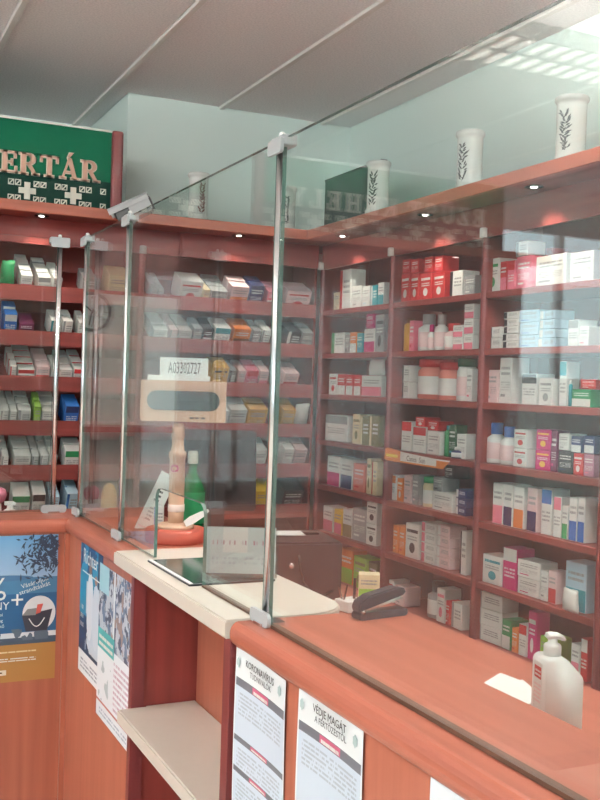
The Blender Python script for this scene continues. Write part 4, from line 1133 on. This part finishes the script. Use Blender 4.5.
# holiday poster on the wing
mc = printed('poster_lake', (236,230,224), [('rect', 0, 1, .27, .71, (40,92,136)), ('rect', 0, 1, .6, .71, (70,122,160)), ('circ', .35, .71, .4, .022, (70,112,150)), ('rect', 0, 1, 0, .27, (176,128,70)), ('rect', 0, 1, .255, .30, (70,86,104)),
    ('circ', .82, .46, .17, .12, (228,230,232)), ('rect', 0, 1, .30, .335, (214,220,224)), ('blot', 0, 1, .28, .36, (90,104,120), 8, .54), ('lines', 0, .8, .14, .17, 'white', 2, .4), ('lines', 0, .8, .2, .22, 'cream', 1, .4), ('rect', 0, .5, .05, .085, (226,218,206)), ('rect', 0, .46, .062, .072, (120,80,50))], base2=(112,168,212))
wp = poster_grp('advert_poster', .30, .457, mc, 'blue lake holiday poster with percent sign on the counter wing', (.378, 3.1715, .594), 0)
text_obj('title_lettering', '%', .1, M['white'], wp, (.112, -.001, .258), (PI/2, 0, 0), .0001)
text_obj('title_lettering', 'NY', .034, M['white'], wp, (.131, -.001, .228), (PI/2, 0, 0), .0001)
text_obj('title_lettering', '+', .075, M['white'], wp, (.178, -.001, .23), (PI/2, 0, 0), .0001)
for i, s in enumerate(('Utazási', 'csomag', 'nyerhető')): text_obj('small_lettering', s, .014, M['white'], wp, (.115, -.001, .208-.018*i), (PI/2, 0, 0), .0001)
for i, s in enumerate(('Vásároljon', 'strandtáskát')): text_obj('small_lettering', s, .02, M['white'], wp, (.232, -.001, .302-.018*i), (PI/2, math.radians(-16), 0), .0001)
# printed foliage, bag and its handle on the holiday poster (flat print)
bm = bmesh.new(); rnd = random.Random(3)
for i in range(320):
    cx = .30-abs(rnd.gauss(0, .055)); cz = .41+rnd.gauss(0, .042)-max(0, .25-cx)*.1; a = rnd.uniform(0, PI); L = rnd.uniform(.006, .014); w = .003
    if cx < .17 or cz > .455 or cz < .31 or cx > .296: continue
    q = [(-L, 0), (0, w), (L, 0), (0, -w)]
    bm.faces.new([bm.verts.new((cx+u*math.cos(a)-v*math.sin(a), -.0011-.000005*i, cz+u*math.sin(a)+v*math.cos(a))) for u, v in q][::-1])
fixn(bm); o = obj('foliage_print', bm, plain('foliage_ink', (52,62,84), .6), wp); o['kind'] = 'stuff'
bm = bmesh.new(); prism(bm, [(.185, .23), (.27, .232), (.292, .262), (.18, .25)][::1], 1, -.0016, -.0010); fixn(bm)
bm.free(); bm = bmesh.new(); prism(bm, [(.206, .155), (.272, .155), (.287, .222), (.194, .205)], 1, -.0013, -.0009); fixn(bm); obj('bag_print', bm, plain('bag_ink', (58,58,72), .6), wp)
bm = bmesh.new(); prism(bm, [(.194, .2055), (.235, .205), (.25, .228), (.21, .225)], 1, -.0015, -.0011); fixn(bm); obj('towel_print', bm, plain('towel_ink', (140,140,140), .6), wp)
bm = bmesh.new(); prism(bm, [(.236, .208), (.25, .212), (.258, .24), (.24, .238)], 1, -.0017, -.0013); fixn(bm); obj('book_print', bm, plain('book_ink', (206,90,80), .6), wp)
bm = bmesh.new(); tube(bm, [(.215+.048*q/8, -.0014, .195-.026*math.sin(PI*q/8)) for q in range(9)], .0016, 6); obj('handle_print', bm, M['white'], wp)

# ================================================================== things seen only as reflections in the screens
t = thing('partition', 'white painted panel between back shelf units, seen mirrored in the glass', 'panel', (.19, YS+.02, 0))
box('panel', -.248, .248, 0, .03, .1, 1.95, M['rear_wall'], t)
box('ledge', -.248, .248, -.2, 0, 1.30, 1.325, M['shelf_x'], t)
box('top_panel', -.248, .248, 0, .03, 1.95, 2.27, M['shelf_x'], t)
t = thing('wall_clock', 'round grey wall clock, seen mirrored in the glass', 'clock', (.37, YS+.0185, 1.86))
Rc = Matrix.Rotation(PI/2, 4, 'X')
bm = bmesh.new(); lathe(bm, [(.09, 0), (.094, .01), (.094, .022), (.082, .026), (.08, .018), (.0, .018)][:5], 32); bmesh.ops.transform(bm, matrix=Rc, verts=bm.verts[:]); obj('rim', bm, plain('clock_rim', (90,96,98), .4), t, True)
bm = bmesh.new(); lathe(bm, [(.08, .004), (.08, .019)], 32); bmesh.ops.transform(bm, matrix=Rc, verts=bm.verts[:]); obj('dial', bm, M['paper'], t)
for L, a in ((.045, 50), (.065, 170)):
    bm = bmesh.new(); bx(bm, -.003, .003, -.0225, -.0205, -.008, L); bmesh.ops.transform(bm, matrix=Matrix.Rotation(math.radians(a), 4, 'Y'), verts=bm.verts[:]); obj('hand', bm, M['dark'], t)
for i in range(12):
    a = 2*PI*i/12; bm = bmesh.new(); bx(bm, -.002, .002, -.0212, -.0192, .062, .074); bmesh.ops.transform(bm, matrix=Matrix.Rotation(a, 4, 'Y'), verts=bm.verts[:]); obj('hour_mark', bm, M['dark'], t)
